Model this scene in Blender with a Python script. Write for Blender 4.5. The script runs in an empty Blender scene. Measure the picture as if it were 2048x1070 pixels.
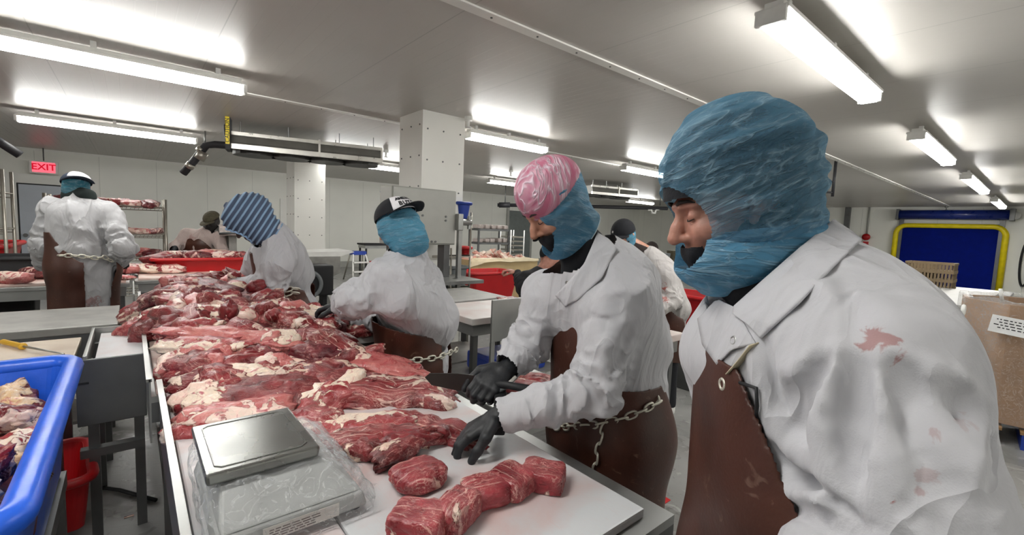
import bpy, bmesh, math, random
import numpy as np
from mathutils import Vector, Matrix

# ---------------------------------------------------------------- camera, world, exposure
S = bpy.context.scene
COL = S.collection
F_PX = 908.0
PITCH, ROLL, YAW, CAM_Z = 0.0879, 0.0413, 0.70007, 1.6
_f = np.array([math.sin(YAW)*math.cos(PITCH), math.cos(YAW)*math.cos(PITCH), -math.sin(PITCH)])
_r0 = np.array([math.cos(YAW), -math.sin(YAW), 0.0]); _u0 = np.cross(_r0, _f)
_r = _r0*math.cos(ROLL)+_u0*math.sin(ROLL); _u = -_r0*math.sin(ROLL)+_u0*math.cos(ROLL)
CAM = np.array([0.0, 0.0, CAM_Z])
cd = bpy.data.cameras.new('camera'); cam = bpy.data.objects.new('camera', cd); COL.objects.link(cam)
cd.sensor_width = 36.0; cd.lens = 36.0*F_PX/2048.0; cd.clip_start = 0.02; cd.clip_end = 100
m3 = Matrix(((_r[0], _u[0], -_f[0]), (_r[1], _u[1], -_f[1]), (_r[2], _u[2], -_f[2])))
cam.matrix_world = Matrix.Translation(Vector(CAM)) @ m3.to_4x4()
S.camera = cam
W = bpy.data.worlds.new('world'); S.world = W; W.use_nodes = True
W.node_tree.nodes['Background'].inputs[0].default_value = (0.8, 0.85, 0.9, 1)
W.node_tree.nodes['Background'].inputs[1].default_value = 0.2
S.view_settings.view_transform = 'Standard'; S.view_settings.look = 'None'
S.view_settings.exposure = 0.0; S.view_settings.gamma = 1.0; S.view_settings.use_curve_mapping = False
LAMP_POWER = 42.0

def ray(px, py): return _f+_r*(px-1024)/F_PX-_u*(py-535)/F_PX
def D(px, py, w): return CAM+ray(px, py)*w                 # a point at distance w in front of the camera
def atz(px, py, z): d = ray(px, py); return CAM+d*(z-CAM_Z)/d[2]
def aty(px, py, y): d = ray(px, py); return CAM+d*y/d[1]
def atx(px, py, x): d = ray(px, py); return CAM+d*x/d[0]

# ---------------------------------------------------------------- materials
def hexc(h):
    v = [int(h[i:i+2], 16)/255 for i in (0, 2, 4)]
    return tuple((c/12.92 if c <= .04045 else ((c+.055)/1.055)**2.4) for c in v)+(1,)
class NT:
    def __init__(s, name):
        s.m = bpy.data.materials.new(name); s.m.use_nodes = True; s.t = s.m.node_tree
        s.b = s.t.nodes['Principled BSDF']; s.out = s.t.nodes['Material Output']
    def n(s, typ, ins=None, **kw):
        nd = s.t.nodes.new('ShaderNode'+typ)
        for k, v in kw.items(): setattr(nd, k, v)
        for k, v in (ins or {}).items():
            if isinstance(v, bpy.types.NodeSocket): s.t.links.new(v, nd.inputs[k])
            else: nd.inputs[k].default_value = v
        return nd
    def set(s, k, v):
        if isinstance(v, bpy.types.NodeSocket): s.t.links.new(v, s.b.inputs[k])
        else: s.b.inputs[k].default_value = v
    def ramp(s, fac, stops, interp='LINEAR'):
        r = s.n('ValToRGB', {0: fac}); cr = r.color_ramp; cr.interpolation = interp
        while len(cr.elements) > 1: cr.elements.remove(cr.elements[-1])
        cr.elements[0].position = stops[0][0]; cr.elements[0].color = stops[0][1]
        for p, c in stops[1:]:
            e = cr.elements.new(p); e.color = c
        return r.outputs[0]
    def mix(s, fac, a, b, mode='MIX'):
        m = s.n('Mix', data_type='RGBA', blend_type=mode)
        for i, v in ((0, fac), (6, a), (7, b)):
            if isinstance(v, bpy.types.NodeSocket): s.t.links.new(v, m.inputs[i])
            else: m.inputs[i].default_value = v
        return m.outputs[2]
    def math(s, op, a, b=0.0, c=0.0, clamp=False):
        m = s.n('Math', operation=op, use_clamp=clamp)
        for i, v in ((0, a), (1, b), (2, c)):
            if isinstance(v, bpy.types.NodeSocket): s.t.links.new(v, m.inputs[i])
            else: m.inputs[i].default_value = v
        return m.outputs[0]
    def co(s, scale=(1, 1, 1), kind='Object'):
        tc = s.n('TexCoord'); mp = s.n('Mapping', {0: tc.outputs[kind], 3: scale}); return mp.outputs[0]
    def noise(s, co, scale, detail=4, dist=0.0, rough=.5):
        return s.n('TexNoise', {'Vector': co, 'Scale': scale, 'Detail': detail, 'Distortion': dist, 'Roughness': rough}).outputs[0]
    def bump(s, h, dist, strength=1.0):
        b = s.n('Bump', {'Height': h, 'Distance': dist, 'Strength': strength}); s.t.links.new(b.outputs[0], s.b.inputs['Normal'])
BLACK = (0, 0, 0, 1); WHITE = (1, 1, 1, 1)
MATS = {}
def plain(name, col, rough=.5, metal=0.0, var=.12, scale=6, bump=0.0, bscale=60, spec=.5):
    if name in MATS: return MATS[name]
    t = NT(name); c = hexc(col); co = t.co()
    n = t.noise(co, scale, 5)
    dark = tuple(x*(1-var) for x in c[:3])+(1,)
    lite = tuple(min(1, x*(1+var*.6)) for x in c[:3])+(1,)
    t.set('Base Color', t.ramp(n, [(.3, dark), (.7, lite)]))
    t.set('Roughness', t.math('MULTIPLY_ADD', n, .2, rough-.1)); t.set('Metallic', metal); t.set('Specular IOR Level', spec)
    if bump: t.bump(t.noise(co, bscale, 4), bump)
    MATS[name] = t.m; return t.m

steel = plain('steel', 'a5a6a4', .36, .85, .1, 5)
steel_dark = plain('steel_dark', '6e6f6f', .42, .8, .15, 5)
steel_worn = plain('steel_worn', '9b9a96', .5, .6, .2, 9)
galv = plain('galvanised_wire', 'a09c92', .4, .8)
chain_m = plain('chain_metal', 'c9c6b8', .4, .45)
grey_paint = plain('grey_paint', 'a6a6a0', .45, .15, .06)
white_panel = plain('white_panel', 'efeee8', .35, 0, .03, 2)
white_plastic = plain('white_plastic', 'e6e6e2', .4)
black_rub = plain('black_rubber', '17181b', .6)
black_gl = plain('black_glove', '1a1c20', .55, 0, .2, 30, .001, 90)
black_fab = plain('black_fabric', '14161c', .9, 0, .2, 40, .001, 200)
black_pipe = plain('black_pipe_insulation', '26262a', .6)
red_pl = plain('red_plastic', 'b51319', .38)
blue_pl = plain('blue_plastic', '2560d8', .33, 0, .15, 12, .0012, 30)
blue_dk = plain('blue_plastic_dark', '22409c', .4)
yellow_pl = plain('yellow_plastic', 'f3dc0e', .4)
yellow_h = plain('yellow_handle', 'd9a92c', .4)
green_gr = plain('grey_plastic', '6d7274', .5)
card = plain('cardboard', '9d7b5c', .8, 0, .08, 5)
card_l = plain('cardboard_light', 'b09a70', .8)
skin = None
wood = plain('wooden_pallet', '8a6a45', .8)
brown_crate = plain('brown_crate_plastic', '7c6a50', .6)
olive = plain('olive_cap_fabric', '4a4534', .9, 0, .45, 35)
paper = plain('paper', 'e9e9e9', .7)
ink = plain('ink', '1c1c20', .7)
door_bl = plain('door_paint', 'c3cad4', .45, 0, .03)
silver_pk = plain('sealed_packs', 'c5b9b4', .35, 0, .3, 30, .01, 30)

def floor_mat():
    t = NT('epoxy_floor'); co = t.co()
    a = t.noise(co, 1.3, 6, .5); b = t.noise(co, 14, 6, 1.0)
    c = t.ramp(a, [(.3, hexc('7d7d7a')), (.7, hexc('979795'))])
    sp = t.ramp(b, [(.60, BLACK), (.66, WHITE)])
    c = t.mix(t.math('MULTIPLY', sp, .35), c, hexc('4b4643'))
    w = t.ramp(t.noise(co, 5, 5, 1.5), [(.62, BLACK), (.66, WHITE)])
    c = t.mix(t.math('MULTIPLY', w, .5), c, hexc('b9b9b6'))
    t.set('Base Color', c); t.set('Roughness', t.ramp(a, [(.3, (.22,)*3+(1,)), (.7, (.45,)*3+(1,))])); t.bump(b, .002)
    return t.m
def panel_mat(name, col, axis, seam, rib, rough=.3, ribh=.0006):
    # metal cladding: a fine rib profile and a dark joint between panels, running across `axis`
    t = NT(name); tc = t.n('TexCoord'); sx = t.n('SeparateXYZ', {0: tc.outputs['Object']}); x = sx.outputs[axis]
    fr = t.math('FRACT', t.math('DIVIDE', x, seam)); line = t.math('LESS_THAN', t.math('ABSOLUTE', t.math('SUBTRACT', fr, .5)), .004/seam)
    r = t.math('FRACT', t.math('DIVIDE', x, rib)); rl = t.math('LESS_THAN', t.math('ABSOLUTE', t.math('SUBTRACT', r, .5)), .035)
    n = t.noise(t.co(), 1.2, 3)
    c = t.ramp(n, [(.3, tuple(v*.95 for v in hexc(col)[:3])+(1,)), (.7, hexc(col))])
    t.set('Base Color', t.mix(t.math('MULTIPLY', line, .45), c, hexc('8c8c88')))
    t.set('Roughness', rough)
    h = t.math('SUBTRACT', t.math('MULTIPLY', rl, ribh/.001), t.math('MULTIPLY', line, 2.0)); t.bump(h, .001)
    return t.m
def board_mat(name, col, stain, amt=.5, seed=0):
    t = NT(name); co = t.co()
    n = t.noise(co, 3.2+seed*.3, 5, .6); f = t.noise(co, 60, 3)
    s = t.ramp(n, [(.42, BLACK), (.72, WHITE)])
    c = t.mix(t.math('MULTIPLY', s, amt), hexc(col), hexc(stain))
    st = t.n('TexNoise', {'Vector': t.co((40, 3, 1)), 'Scale': 6.0, 'Detail': 4.0}).outputs[0]
    t.set('Base Color', t.mix(t.math('MULTIPLY', t.ramp(st, [(.6, BLACK), (.7, WHITE)]), .12), c, hexc(stain)))
    t.set('Roughness', t.math('MULTIPLY_ADD', f, .2, .3)); t.bump(f, .0004); return t.m
def meat_mat(name, lean0, lean1, fatcol, fat, marble=.5, stretch=(1, 1, 1), ms=1.0, grain=0.0):
    t = NT(name); tc = t.n('TexCoord'); oi = t.n('ObjectInfo')
    off = t.n('CombineXYZ', {0: t.math('MULTIPLY', oi.outputs['Random'], 37.0), 1: t.math('MULTIPLY', oi.outputs['Random'], 11.0), 2: t.math('MULTIPLY', oi.outputs['Random'], 5.0)})
    v = t.n('VectorMath', {0: tc.outputs['Object'], 1: off.outputs[0]}, operation='ADD').outputs[0]
    base = t.noise(v, 14, 6, .8)
    c = t.ramp(base, [(.3, hexc(lean0)), (.68, hexc(lean1))])
    mp = t.n('Mapping', {0: v, 3: stretch}).outputs[0]
    r = t.noise(mp, 16*ms, 4, 1.6)
    ridge = t.math('ABSOLUTE', t.math('SUBTRACT', r, .5))
    ml = t.ramp(ridge, [(0.0, WHITE), (.012, (.55,)*3+(1,)), (.03, BLACK)])
    r2 = t.math('ABSOLUTE', t.math('SUBTRACT', t.noise(mp, 42*ms, 3, 2.2), .5)); ml2 = t.ramp(r2, [(0, (.5,)*3+(1,)), (.03, BLACK)])
    gate = t.ramp(t.noise(v, 7, 3), [(.4, BLACK), (.6, WHITE)])
    c = t.mix(t.math('MULTIPLY', t.math('MULTIPLY', t.math('ADD', ml, ml2, clamp=True), gate), marble), c, hexc('d9a79d'))
    if grain:
        gw = t.math('SINE', t.math('MULTIPLY_ADD', t.noise(v, 5, 3, .5), 14.0, t.math('MULTIPLY', t.n('SeparateXYZ', {0: v}).outputs[1], 190.0)))
        gm = t.math('MULTIPLY', t.ramp(gw, [(.86, BLACK), (.98, WHITE)]), t.ramp(t.noise(v, 11, 3, 1), [(.42, BLACK), (.55, WHITE)]))
        c = t.mix(t.math('MULTIPLY', gm, grain), c, hexc('ddb5aa'))
    gen = t.n('VectorMath', {0: tc.outputs['Generated'], 1: (.5, .5, .5)}, operation='SUBTRACT').outputs[0]
    an = t.math('MULTIPLY', oi.outputs['Random'], 40.0)
    dv = t.n('CombineXYZ', {0: t.math('MULTIPLY', t.math('SINE', an), .55), 1: t.math('COSINE', an), 2: t.math('MULTIPLY', t.math('SINE', t.math('MULTIPLY', an, 1.7)), .8)}).outputs[0]
    side = t.n('VectorMath', {0: gen, 1: dv}, operation='DOT_PRODUCT').outputs[1]
    fm = t.math('MULTIPLY_ADD', t.noise(v, 9, 6, 1.6, .62), 1.5, t.math('MULTIPLY_ADD', side, .62, -.75))
    th = .33-.52*fat
    fmask = t.ramp(t.math('MULTIPLY_ADD', fm, .5, .5), [(.5+th*.5, BLACK), (.5+th*.5+.022, WHITE)])
    fc = t.ramp(t.noise(v, 26, 6, 1.5), [(.3, hexc('b5636a')), (.42, hexc(fatcol)), (.75, hexc('e0cfbf'))])
    c = t.mix(fmask, c, fc)
    t.set('Base Color', c); t.set('Roughness', t.math('MULTIPLY_ADD', base, .4, .12)); t.set('Specular IOR Level', .6)
    t.set('Subsurface Weight', .12); t.set('Subsurface Radius', (.012, .004, .003)); t.set('Subsurface Scale', .5)
    fib = t.noise(mp, 60, 4, 1)
    h = t.math('ADD', t.math('MULTIPLY', fib, .5), t.math('ADD', base, t.math('MULTIPLY', fmask, .8))); t.bump(h, .008, .8)
    return t.m
RED0, RED1 = '4c0e12', '8a272c'
meat_lean = meat_mat('beef_lean', RED0, RED1, 'e3c3b0', .18, .65, (1, 4, 1), .8)
meat_marb = meat_mat('beef_marbled', '5c1216', '9a2f34', 'e6cabc', .26, 1.0, (1, 6, 1), .9, .9)
meat_mix = meat_mat('beef_mixed', '520f13', '982b32', 'e4c4b4', .38, .7, (1, 2, 1), 1.0, .35)
meat_fat = meat_mat('beef_fatty', '80242a', 'ac4c4e', 'ecd8c4', .78, .6)
meat_pale = meat_mat('beef_pink_membrane', 'a8484c', 'c67a74', 'ecccc0', .40, .6)
meat_dark = meat_mat('beef_dark', '3c0c14', '761f2b', 'cfa396', .28, .6, (1, 3, 1))
meat_steak = meat_mat('beef_steak', '6e1820', 'a23a42', 'e3bfb2', .06, 1.0, (1, 2.5, 1), 1.6, .5)
meat_brown = meat_mat('beef_trim_brown', '50302a', '8a3f3c', 'd8b488', .55, .5)
bone_m = meat_mat('bones', 'c07a66', 'e0a898', 'f0dfce', .75, .5)
MEATS = dict(lean=meat_lean, marb=meat_marb, mix=meat_mix, fat=meat_fat, pale=meat_pale, dark=meat_dark, steak=meat_steak, brown=meat_brown, bone=bone_m)

def coat_mat(name, stains, col='bebec2', freq=1.0):
    # white cotton with soaked-in blood marks at fixed places on the cloth: (x, y, z, radius, strength)
    t = NT(name); tc = t.n('TexCoord'); v = tc.outputs['Object']
    n = t.noise(v, 3, 4); c = t.ramp(n, [(.3, tuple(k*.94 for k in hexc(col)[:3])+(1,)), (.7, hexc(col))])
    edge = t.noise(v, 26, 5, 1.5, .6)
    for (x, y, z, r, s_) in stains:
        d = t.n('VectorMath', {0: v, 1: (x, y, z)}, operation='DISTANCE').outputs[1]
        a = t.math('ADD', t.math('DIVIDE', d, r), t.math('MULTIPLY_ADD', edge, 2.4, -1.2))
        m = t.math('MULTIPLY', t.ramp(a, [(.55, WHITE), (.75, BLACK)]), s_)
        c = t.mix(m, c, hexc('94483f'))
    t.set('Base Color', c); t.set('Roughness', .85); t.set('Sheen Weight', .15); t.set('Specular IOR Level', .2)
    wv = t.noise(v, 420*freq, 2); vs = t.co((1, 1, .5))
    r1 = t.math('ABSOLUTE', t.math('SUBTRACT', t.noise(vs, 5.5, 3, .9, .4), .5)); r1 = t.math('POWER', t.math('SUBTRACT', 1.0, t.math('MULTIPLY', r1, 3.0, clamp=True)), 2.0)
    r2 = t.math('ABSOLUTE', t.math('SUBTRACT', t.noise(vs, 15, 3, .7, .4), .5)); r2 = t.math('SUBTRACT', 1.0, t.math('MULTIPLY', r2, 3.0, clamp=True))
    t.bump(t.math('ADD', t.math('MULTIPLY', wv, .03), t.math('ADD', r1, t.math('MULTIPLY', r2, .28))), .013); return t.m
def leather_mat(name='apron_leather', a='33160c', b='4f2a1d'):
    t = NT(name); v = t.co(); n = t.noise(v, 5, 6, .5); f = t.noise(v, 130, 3)
    c = t.ramp(n, [(.3, hexc(a)), (.7, hexc(b))])
    sc = t.ramp(t.noise(v, 24, 5, 1), [(.66, BLACK), (.72, WHITE)])
    t.set('Base Color', t.mix(t.math('MULTIPLY', sc, .3), c, hexc('8a7060')))
    t.set('Roughness', t.math('MULTIPLY_ADD', n, .3, .3)); t.bump(t.math('ADD', t.math('MULTIPLY', f, .15), n), .003); return t.m
def hood_mat(name, col='5fa3c4', alpha=.55, wrinkle=9, stretch=(1, .35, 2.2), ndir=None, k=3.2, dist=1.4):
    # thin non-woven fabric: lets part of what is under it show, gathers into pale creases
    t = NT(name); v = t.co(stretch)
    if ndir is not None:
        o_ = t.co(); dt = t.n('VectorMath', {0: o_, 1: tuple(ndir)}, operation='DOT_PRODUCT').outputs[1]; ad = t.n('VectorMath', {0: tuple(ndir)}, operation='SCALE'); t.t.links.new(t.math('MULTIPLY', dt, k), ad.inputs[3])
        v = t.n('VectorMath', {0: o_, 1: ad.outputs[0]}, operation='ADD').outputs[0]
    r = t.math('ABSOLUTE', t.math('SUBTRACT', t.noise(v, wrinkle, 3, dist), .5))
    cr = t.ramp(r, [(0, WHITE), (.018, (.35,)*3+(1,)), (.06, BLACK)])
    r2 = t.math('ABSOLUTE', t.math('SUBTRACT', t.noise(v, wrinkle*2.3, 3, 1.0), .5)); cr2 = t.ramp(r2, [(0, (.5,)*3+(1,)), (.03, BLACK)])
    crs = t.math('ADD', cr, cr2, clamp=True)
    t.set('Base Color', t.mix(t.math('MULTIPLY', crs, .5), hexc(col), hexc('b4d2e2')))
    t.set('Roughness', .6); t.set('Specular IOR Level', .3)
    lw = t.n('LayerWeight', {0: .35})
    a = t.math('ADD', t.math('MULTIPLY_ADD', crs, .25, alpha), t.math('MULTIPLY', lw.outputs[1], .5), clamp=True)
    tr = t.n('BsdfTransparent', {0: (.80, .92, 1, 1)}); tl = t.n('BsdfTranslucent', {0: hexc(col)})
    m1 = t.n('MixShader', {0: .3, 1: t.b.outputs[0], 2: tl.outputs[0]})
    m2 = t.n('MixShader', {0: a, 1: tr.outputs[0], 2: m1.outputs[0]})
    t.t.links.new(m2.outputs[0], t.out.inputs[0])
    t.bump(t.math('ADD', t.math('MULTIPLY', crs, .5), t.noise(v, 14, 4, 1)), .006); return t.m
def skin_mat(name, a='a5735d', b='c08f78'):
    t = NT(name); v = t.co(); n = t.noise(v, 24, 4)
    t.set('Base Color', t.ramp(n, [(.3, hexc(a)), (.7, hexc(b))])); t.set('Roughness', .5)
    t.set('Subsurface Weight', .15); t.set('Subsurface Radius', (.01, .004, .002)); t.bump(t.noise(v, 220, 3), .0006); return t.m
def film_mat(name='cling_film'):
    t = NT(name); v = t.co(); n = t.noise(v, 16, 5, 2); r = t.math('ABSOLUTE', t.math('SUBTRACT', n, .5))
    cr = t.ramp(r, [(0, WHITE), (.03, BLACK)])
    t.set('Base Color', hexc('e6eaec')); t.set('Roughness', .12); t.set('Specular IOR Level', .8)
    tr = t.n('BsdfTransparent'); lw = t.n('LayerWeight', {0: .4})
    a = t.math('ADD', t.math('MULTIPLY', cr, .22), t.math('MULTIPLY_ADD', lw.outputs[1], .35, .06), clamp=True)
    m = t.n('MixShader', {0: a, 1: tr.outputs[0], 2: t.b.outputs[0]}); t.t.links.new(m.outputs[0], t.out.inputs[0])
    t.bump(n, .02); return t.m
def emit(name, col, power):
    t = NT(name); e = t.n('Emission', {0: hexc(col), 1: power}); t.t.links.new(e.outputs[0], t.out.inputs[0]); return t.m
white_board = board_mat('white_cutting_board', 'c6c8ca', 'cf9a90', .75)
pink_board = board_mat('stained_cutting_board', 'd8c5bb', 'b96a5a', .6, 2)
beige_board = board_mat('worn_cutting_board', 'd8c9b6', 'a68f78', .5, 4)
leather = leather_mat(); skin = skin_mat('skin'); skin_pink = skin_mat('skin_ruddy', 'a0705e', 'c08a7a'); skin_dk = skin_mat('skin_dark', '3a2a26', '4a3832')
lamp_glow = emit('lamp_diffuser', 'fdfcf8', LAMP_POWER); exit_glow = emit('exit_lit_face', 'ff6a7a', 1.3); exit_txt = emit('exit_lit_letters', 'd01830', 1.0)
film = film_mat()

# ---------------------------------------------------------------- object helpers
def tag(o, label=None, cat=None, group=None, kind=None):
    if label: o['label'] = label
    if cat: o['category'] = cat
    if group: o['group'] = group
    if kind: o['kind'] = kind
    return o
def empty(name, loc, rz=0.0, label=None, cat=None, group=None):
    o = bpy.data.objects.new(name, None); COL.objects.link(o); o.location = loc; o.rotation_euler = (0, 0, rz)
    return tag(o, label, cat, group)
def link(name, me, mat, parent=None, loc=(0, 0, 0), smooth=False):
    if mat is not None: me.materials.append(mat)
    if smooth:
        me.polygons.foreach_set('use_smooth', [True]*len(me.polygons))
    o = bpy.data.objects.new(name, me); COL.objects.link(o); o.location = loc
    if parent: o.parent = parent
    return o
class MB:
    """collects vertices and faces of one mesh"""
    def __init__(s): s.v = []; s.f = []
    def add(s, vs, fs):
        b = len(s.v); s.v += [tuple(map(float, v)) for v in vs]; s.f += [tuple(i+b for i in f) for f in fs]; return s
    def box(s, lo, hi, bev=0.0):
        bm = bmesh.new(); bmesh.ops.create_cube(bm, size=1)
        for v in bm.verts:
            for k in range(3): v.co[k] = lo[k] if v.co[k] < 0 else hi[k]
        if bev: bmesh.ops.bevel(bm, geom=list(bm.edges), offset=bev, segments=2, affect='EDGES', profile=.6)
        s.add([v.co for v in bm.verts], [[v.index for v in f.verts] for f in bm.faces]) if not bev else s._bm(bm)
        bm.free(); return s
    def _bm(s, bm):
        bm.verts.index_update(); s.add([v.co for v in bm.verts], [[v.index for v in f.verts] for f in bm.faces])
    def tube(s, pts, r, n=10, closed=False, caps=True):
        pts = [np.array(p, float) for p in pts]; m = len(pts); rs = r if hasattr(r, '__len__') else [r]*m
        up = np.array([0, 0, 1.0]); vs = []; prev = None
        for i, p in enumerate(pts):
            a = pts[(i-1) % m] if (i > 0 or closed) else p; b = pts[(i+1) % m] if (i < m-1 or closed) else p
            t = b-a; t = t/(np.linalg.norm(t)+1e-9)
            if prev is None:
                x = np.cross(t, up) if abs(t[2]) < .95 else np.cross(t, [1, 0, 0.])
            else: x = prev-t*prev.dot(t)
            x = x/(np.linalg.norm(x)+1e-9); prev = x; y = np.cross(t, x)
            for k in range(n):
                an = 2*math.pi*k/n; vs.append(p+rs[i]*(math.cos(an)*x+math.sin(an)*y))
        fs = []
        for i in range(m if closed else m-1):
            for k in range(n):
                a = i*n+k; b = i*n+(k+1) % n; c = ((i+1) % m)*n+(k+1) % n; d = ((i+1) % m)*n+k; fs.append((a, b, c, d))
        if caps and not closed: fs.append(tuple(range(n))[::-1]); fs.append(tuple((m-1)*n+k for k in range(n)))
        return s.add(vs, fs)
    def prism(s, poly, z0, z1, axis=2):
        n = len(poly)
        def P(p, z):
            return (p[0], p[1], z) if axis == 2 else ((p[0], z, p[1]) if axis == 1 else (z, p[0], p[1]))
        return s.add([P(p, z0) for p in poly]+[P(p, z1) for p in poly],
                     [tuple(range(n))[::-1], tuple(range(n, 2*n))]+[(i, (i+1) % n, n+(i+1) % n, n+i) for i in range(n)])
    def build(s, name, mat, parent=None, loc=(0, 0, 0), smooth=False, M=None):
        vs = s.v
        if M is not None: vs = [tuple(M @ Vector(v)) for v in vs]
        me = bpy.data.meshes.new(name); me.from_pydata(vs, [], s.f); me.update()
        bm = bmesh.new(); bm.from_mesh(me); bmesh.ops.recalc_face_normals(bm, faces=bm.faces); bm.to_mesh(me); bm.free()
        return link(name, me, mat, parent, loc, smooth)
def box(name, lo, hi, mat, parent=None, bev=0.0, loc=(0, 0, 0)): return MB().box(lo, hi, bev).build(name, mat, parent, loc)
def tube(name, pts, r, mat, parent=None, n=10, closed=False, loc=(0, 0, 0)): return MB().tube(pts, r, n, closed).build(name, mat, parent, loc, True)
def copy_tree(o, parent=None):
    c = o.copy(); COL.objects.link(c)
    if parent: c.parent = parent
    for ch in [x for x in COL.objects if x.parent == o]: copy_tree(ch, c)
    return c

# value noise on numpy arrays
_rng = np.random.RandomState(7); _LAT = _rng.rand(32, 32, 32).astype(np.float32)
def vnoise(P, sc=1.0, off=0.0):
    q = P*sc+off; i = np.floor(q).astype(int); f = q-i; f = f*f*(3-2*f); i &= 31; j = (i+1) & 31
    x0, y0, z0 = i[..., 0], i[..., 1], i[..., 2]; x1, y1, z1 = j[..., 0], j[..., 1], j[..., 2]; fx, fy, fz = f[..., 0], f[..., 1], f[..., 2]
    def l(a, b, t): return a+(b-a)*t
    return l(l(l(_LAT[x0, y0, z0], _LAT[x1, y0, z0], fx), l(_LAT[x0, y1, z0], _LAT[x1, y1, z0], fx), fy),
             l(l(_LAT[x0, y0, z1], _LAT[x1, y0, z1], fx), l(_LAT[x0, y1, z1], _LAT[x1, y1, z1], fx), fy), fz)*2-1
def fnoise(P, sc, off=0.0, o=3):
    s = 0; a = 1
    for k in range(o): s = s+a*vnoise(P, sc*2**k, off+k*7.3); a *= .5
    return s

# ---------------------------------------------------------------- smooth bodies: a blended distance field turned into a surface
class Body:
    def __init__(s): s.p = []
    def cap(s, a, b, ra, rb=None, k=.03, sub=False, T=None):
        rb = ra if rb is None else rb
        if T is not None: a = T(a); b = T(b)
        s.p.append(('c', np.array(a, float), np.array(b, float), ra, rb, k, sub)); return s
    def ell(s, c, r, R=None, k=.03, sub=False, T=None):
        if T is not None: R = T.R; c = T(c)
        R = np.eye(3) if R is None else R
        s.p.append(('e', np.array(c, float), np.array(r, float), R, None, k, sub)); return s
    def chain(s, pts, rs, k=.02, sub=False, T=None):
        for i in range(len(pts)-1): s.cap(pts[i], pts[i+1], rs[i], rs[i+1], k, sub, T)
        return s
    def bbox(s):
        lo = np.full(3, 1e9); hi = -lo
        for q in s.p:
            if q[6]: continue
            if q[0] == 'c': L = np.minimum(q[1]-q[3], q[2]-q[4]); H = np.maximum(q[1]+q[3], q[2]+q[4])
            else: L = q[1]-q[2].max(); H = q[1]+q[2].max()
            lo = np.minimum(lo, L); hi = np.maximum(hi, H)
        return lo, hi
    @staticmethod
    def dist(q, P):
        if q[0] == 'c':
            a, b, ra, rb = q[1:5]; ba = b-a; h = np.clip(((P-a)@ba)/(ba@ba+1e-12), 0, 1)
            return np.linalg.norm(P-a-h[..., None]*ba, axis=-1)-(ra+(rb-ra)*h)
        L = (P-q[1])@q[3]; r = q[2]; k0 = np.linalg.norm(L/r, axis=-1); k1 = np.linalg.norm(L/(r*r), axis=-1)
        return k0*(k0-1)/(k1+1e-9)
    @staticmethod
    def blend(d, e, k, sub):
        if sub: return -Body.blend(-d, e, k, False) if k else np.maximum(d, -e)
        h = np.clip(.5+.5*(d-e)/k, 0, 1); return d*(1-h)+e*h-k*h*(1-h)
    def eval(s, P):
        d = np.full(P.shape[:-1], .3)
        for q in s.p: d = s.blend(d, s.dist(q, P), q[5], q[6])
        return d
    def mesh(s, res, cut=None, disp=None, off=0.0, clip=None):
        lo, hi = s.bbox(); pad = 3*res+abs(off)+.02; lo = lo-pad; hi = hi+pad
        if clip is not None: lo = np.maximum(lo, clip[0]); hi = np.minimum(hi, clip[1])
        n = np.ceil((hi-lo)/res).astype(int)+1
        ax = [lo[i]+res*np.arange(n[i]) for i in range(3)]
        d = np.full(n, .3, np.float64)
        for q in s.p:
            m = (q[5]*1.3+abs(off)+.03)
            if q[0] == 'c': L = np.minimum(q[1]-q[3], q[2]-q[4])-m; H = np.maximum(q[1]+q[3], q[2]+q[4])+m
            else: L = q[1]-q[2].max()-m; H = q[1]+q[2].max()+m
            i0 = np.clip(np.floor((L-lo)/res).astype(int), 0, n); i1 = np.clip(np.ceil((H-lo)/res).astype(int)+1, 0, n)
            if (i1 <= i0).any(): continue
            sl = tuple(slice(i0[i], i1[i]) for i in range(3))
            P = np.stack(np.meshgrid(ax[0][sl[0]], ax[1][sl[1]], ax[2][sl[2]], indexing='ij'), -1)
            d[sl] = s.blend(d[sl], s.dist(q, P), q[5], q[6])
        d -= off
        if disp is not None:
            I = np.argwhere(np.abs(d) < .05); P = lo+I*res; d[tuple(I.T)] += disp(P)
        if cut is not None:
            I = np.argwhere(d < 3*res); P = lo+I*res; d[tuple(I.T)] = np.maximum(d[tuple(I.T)], cut(P))
        V, Fq = nets(d, lo, res)
        if cut is not None and len(Fq):
            c = V[Fq].mean(1); Fq = Fq[cut(c) < -.45*res]
            used = np.unique(Fq); mp = np.full(len(V), -1); mp[used] = np.arange(len(used)); V = V[used]; Fq = mp[Fq]
        return V, Fq
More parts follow.
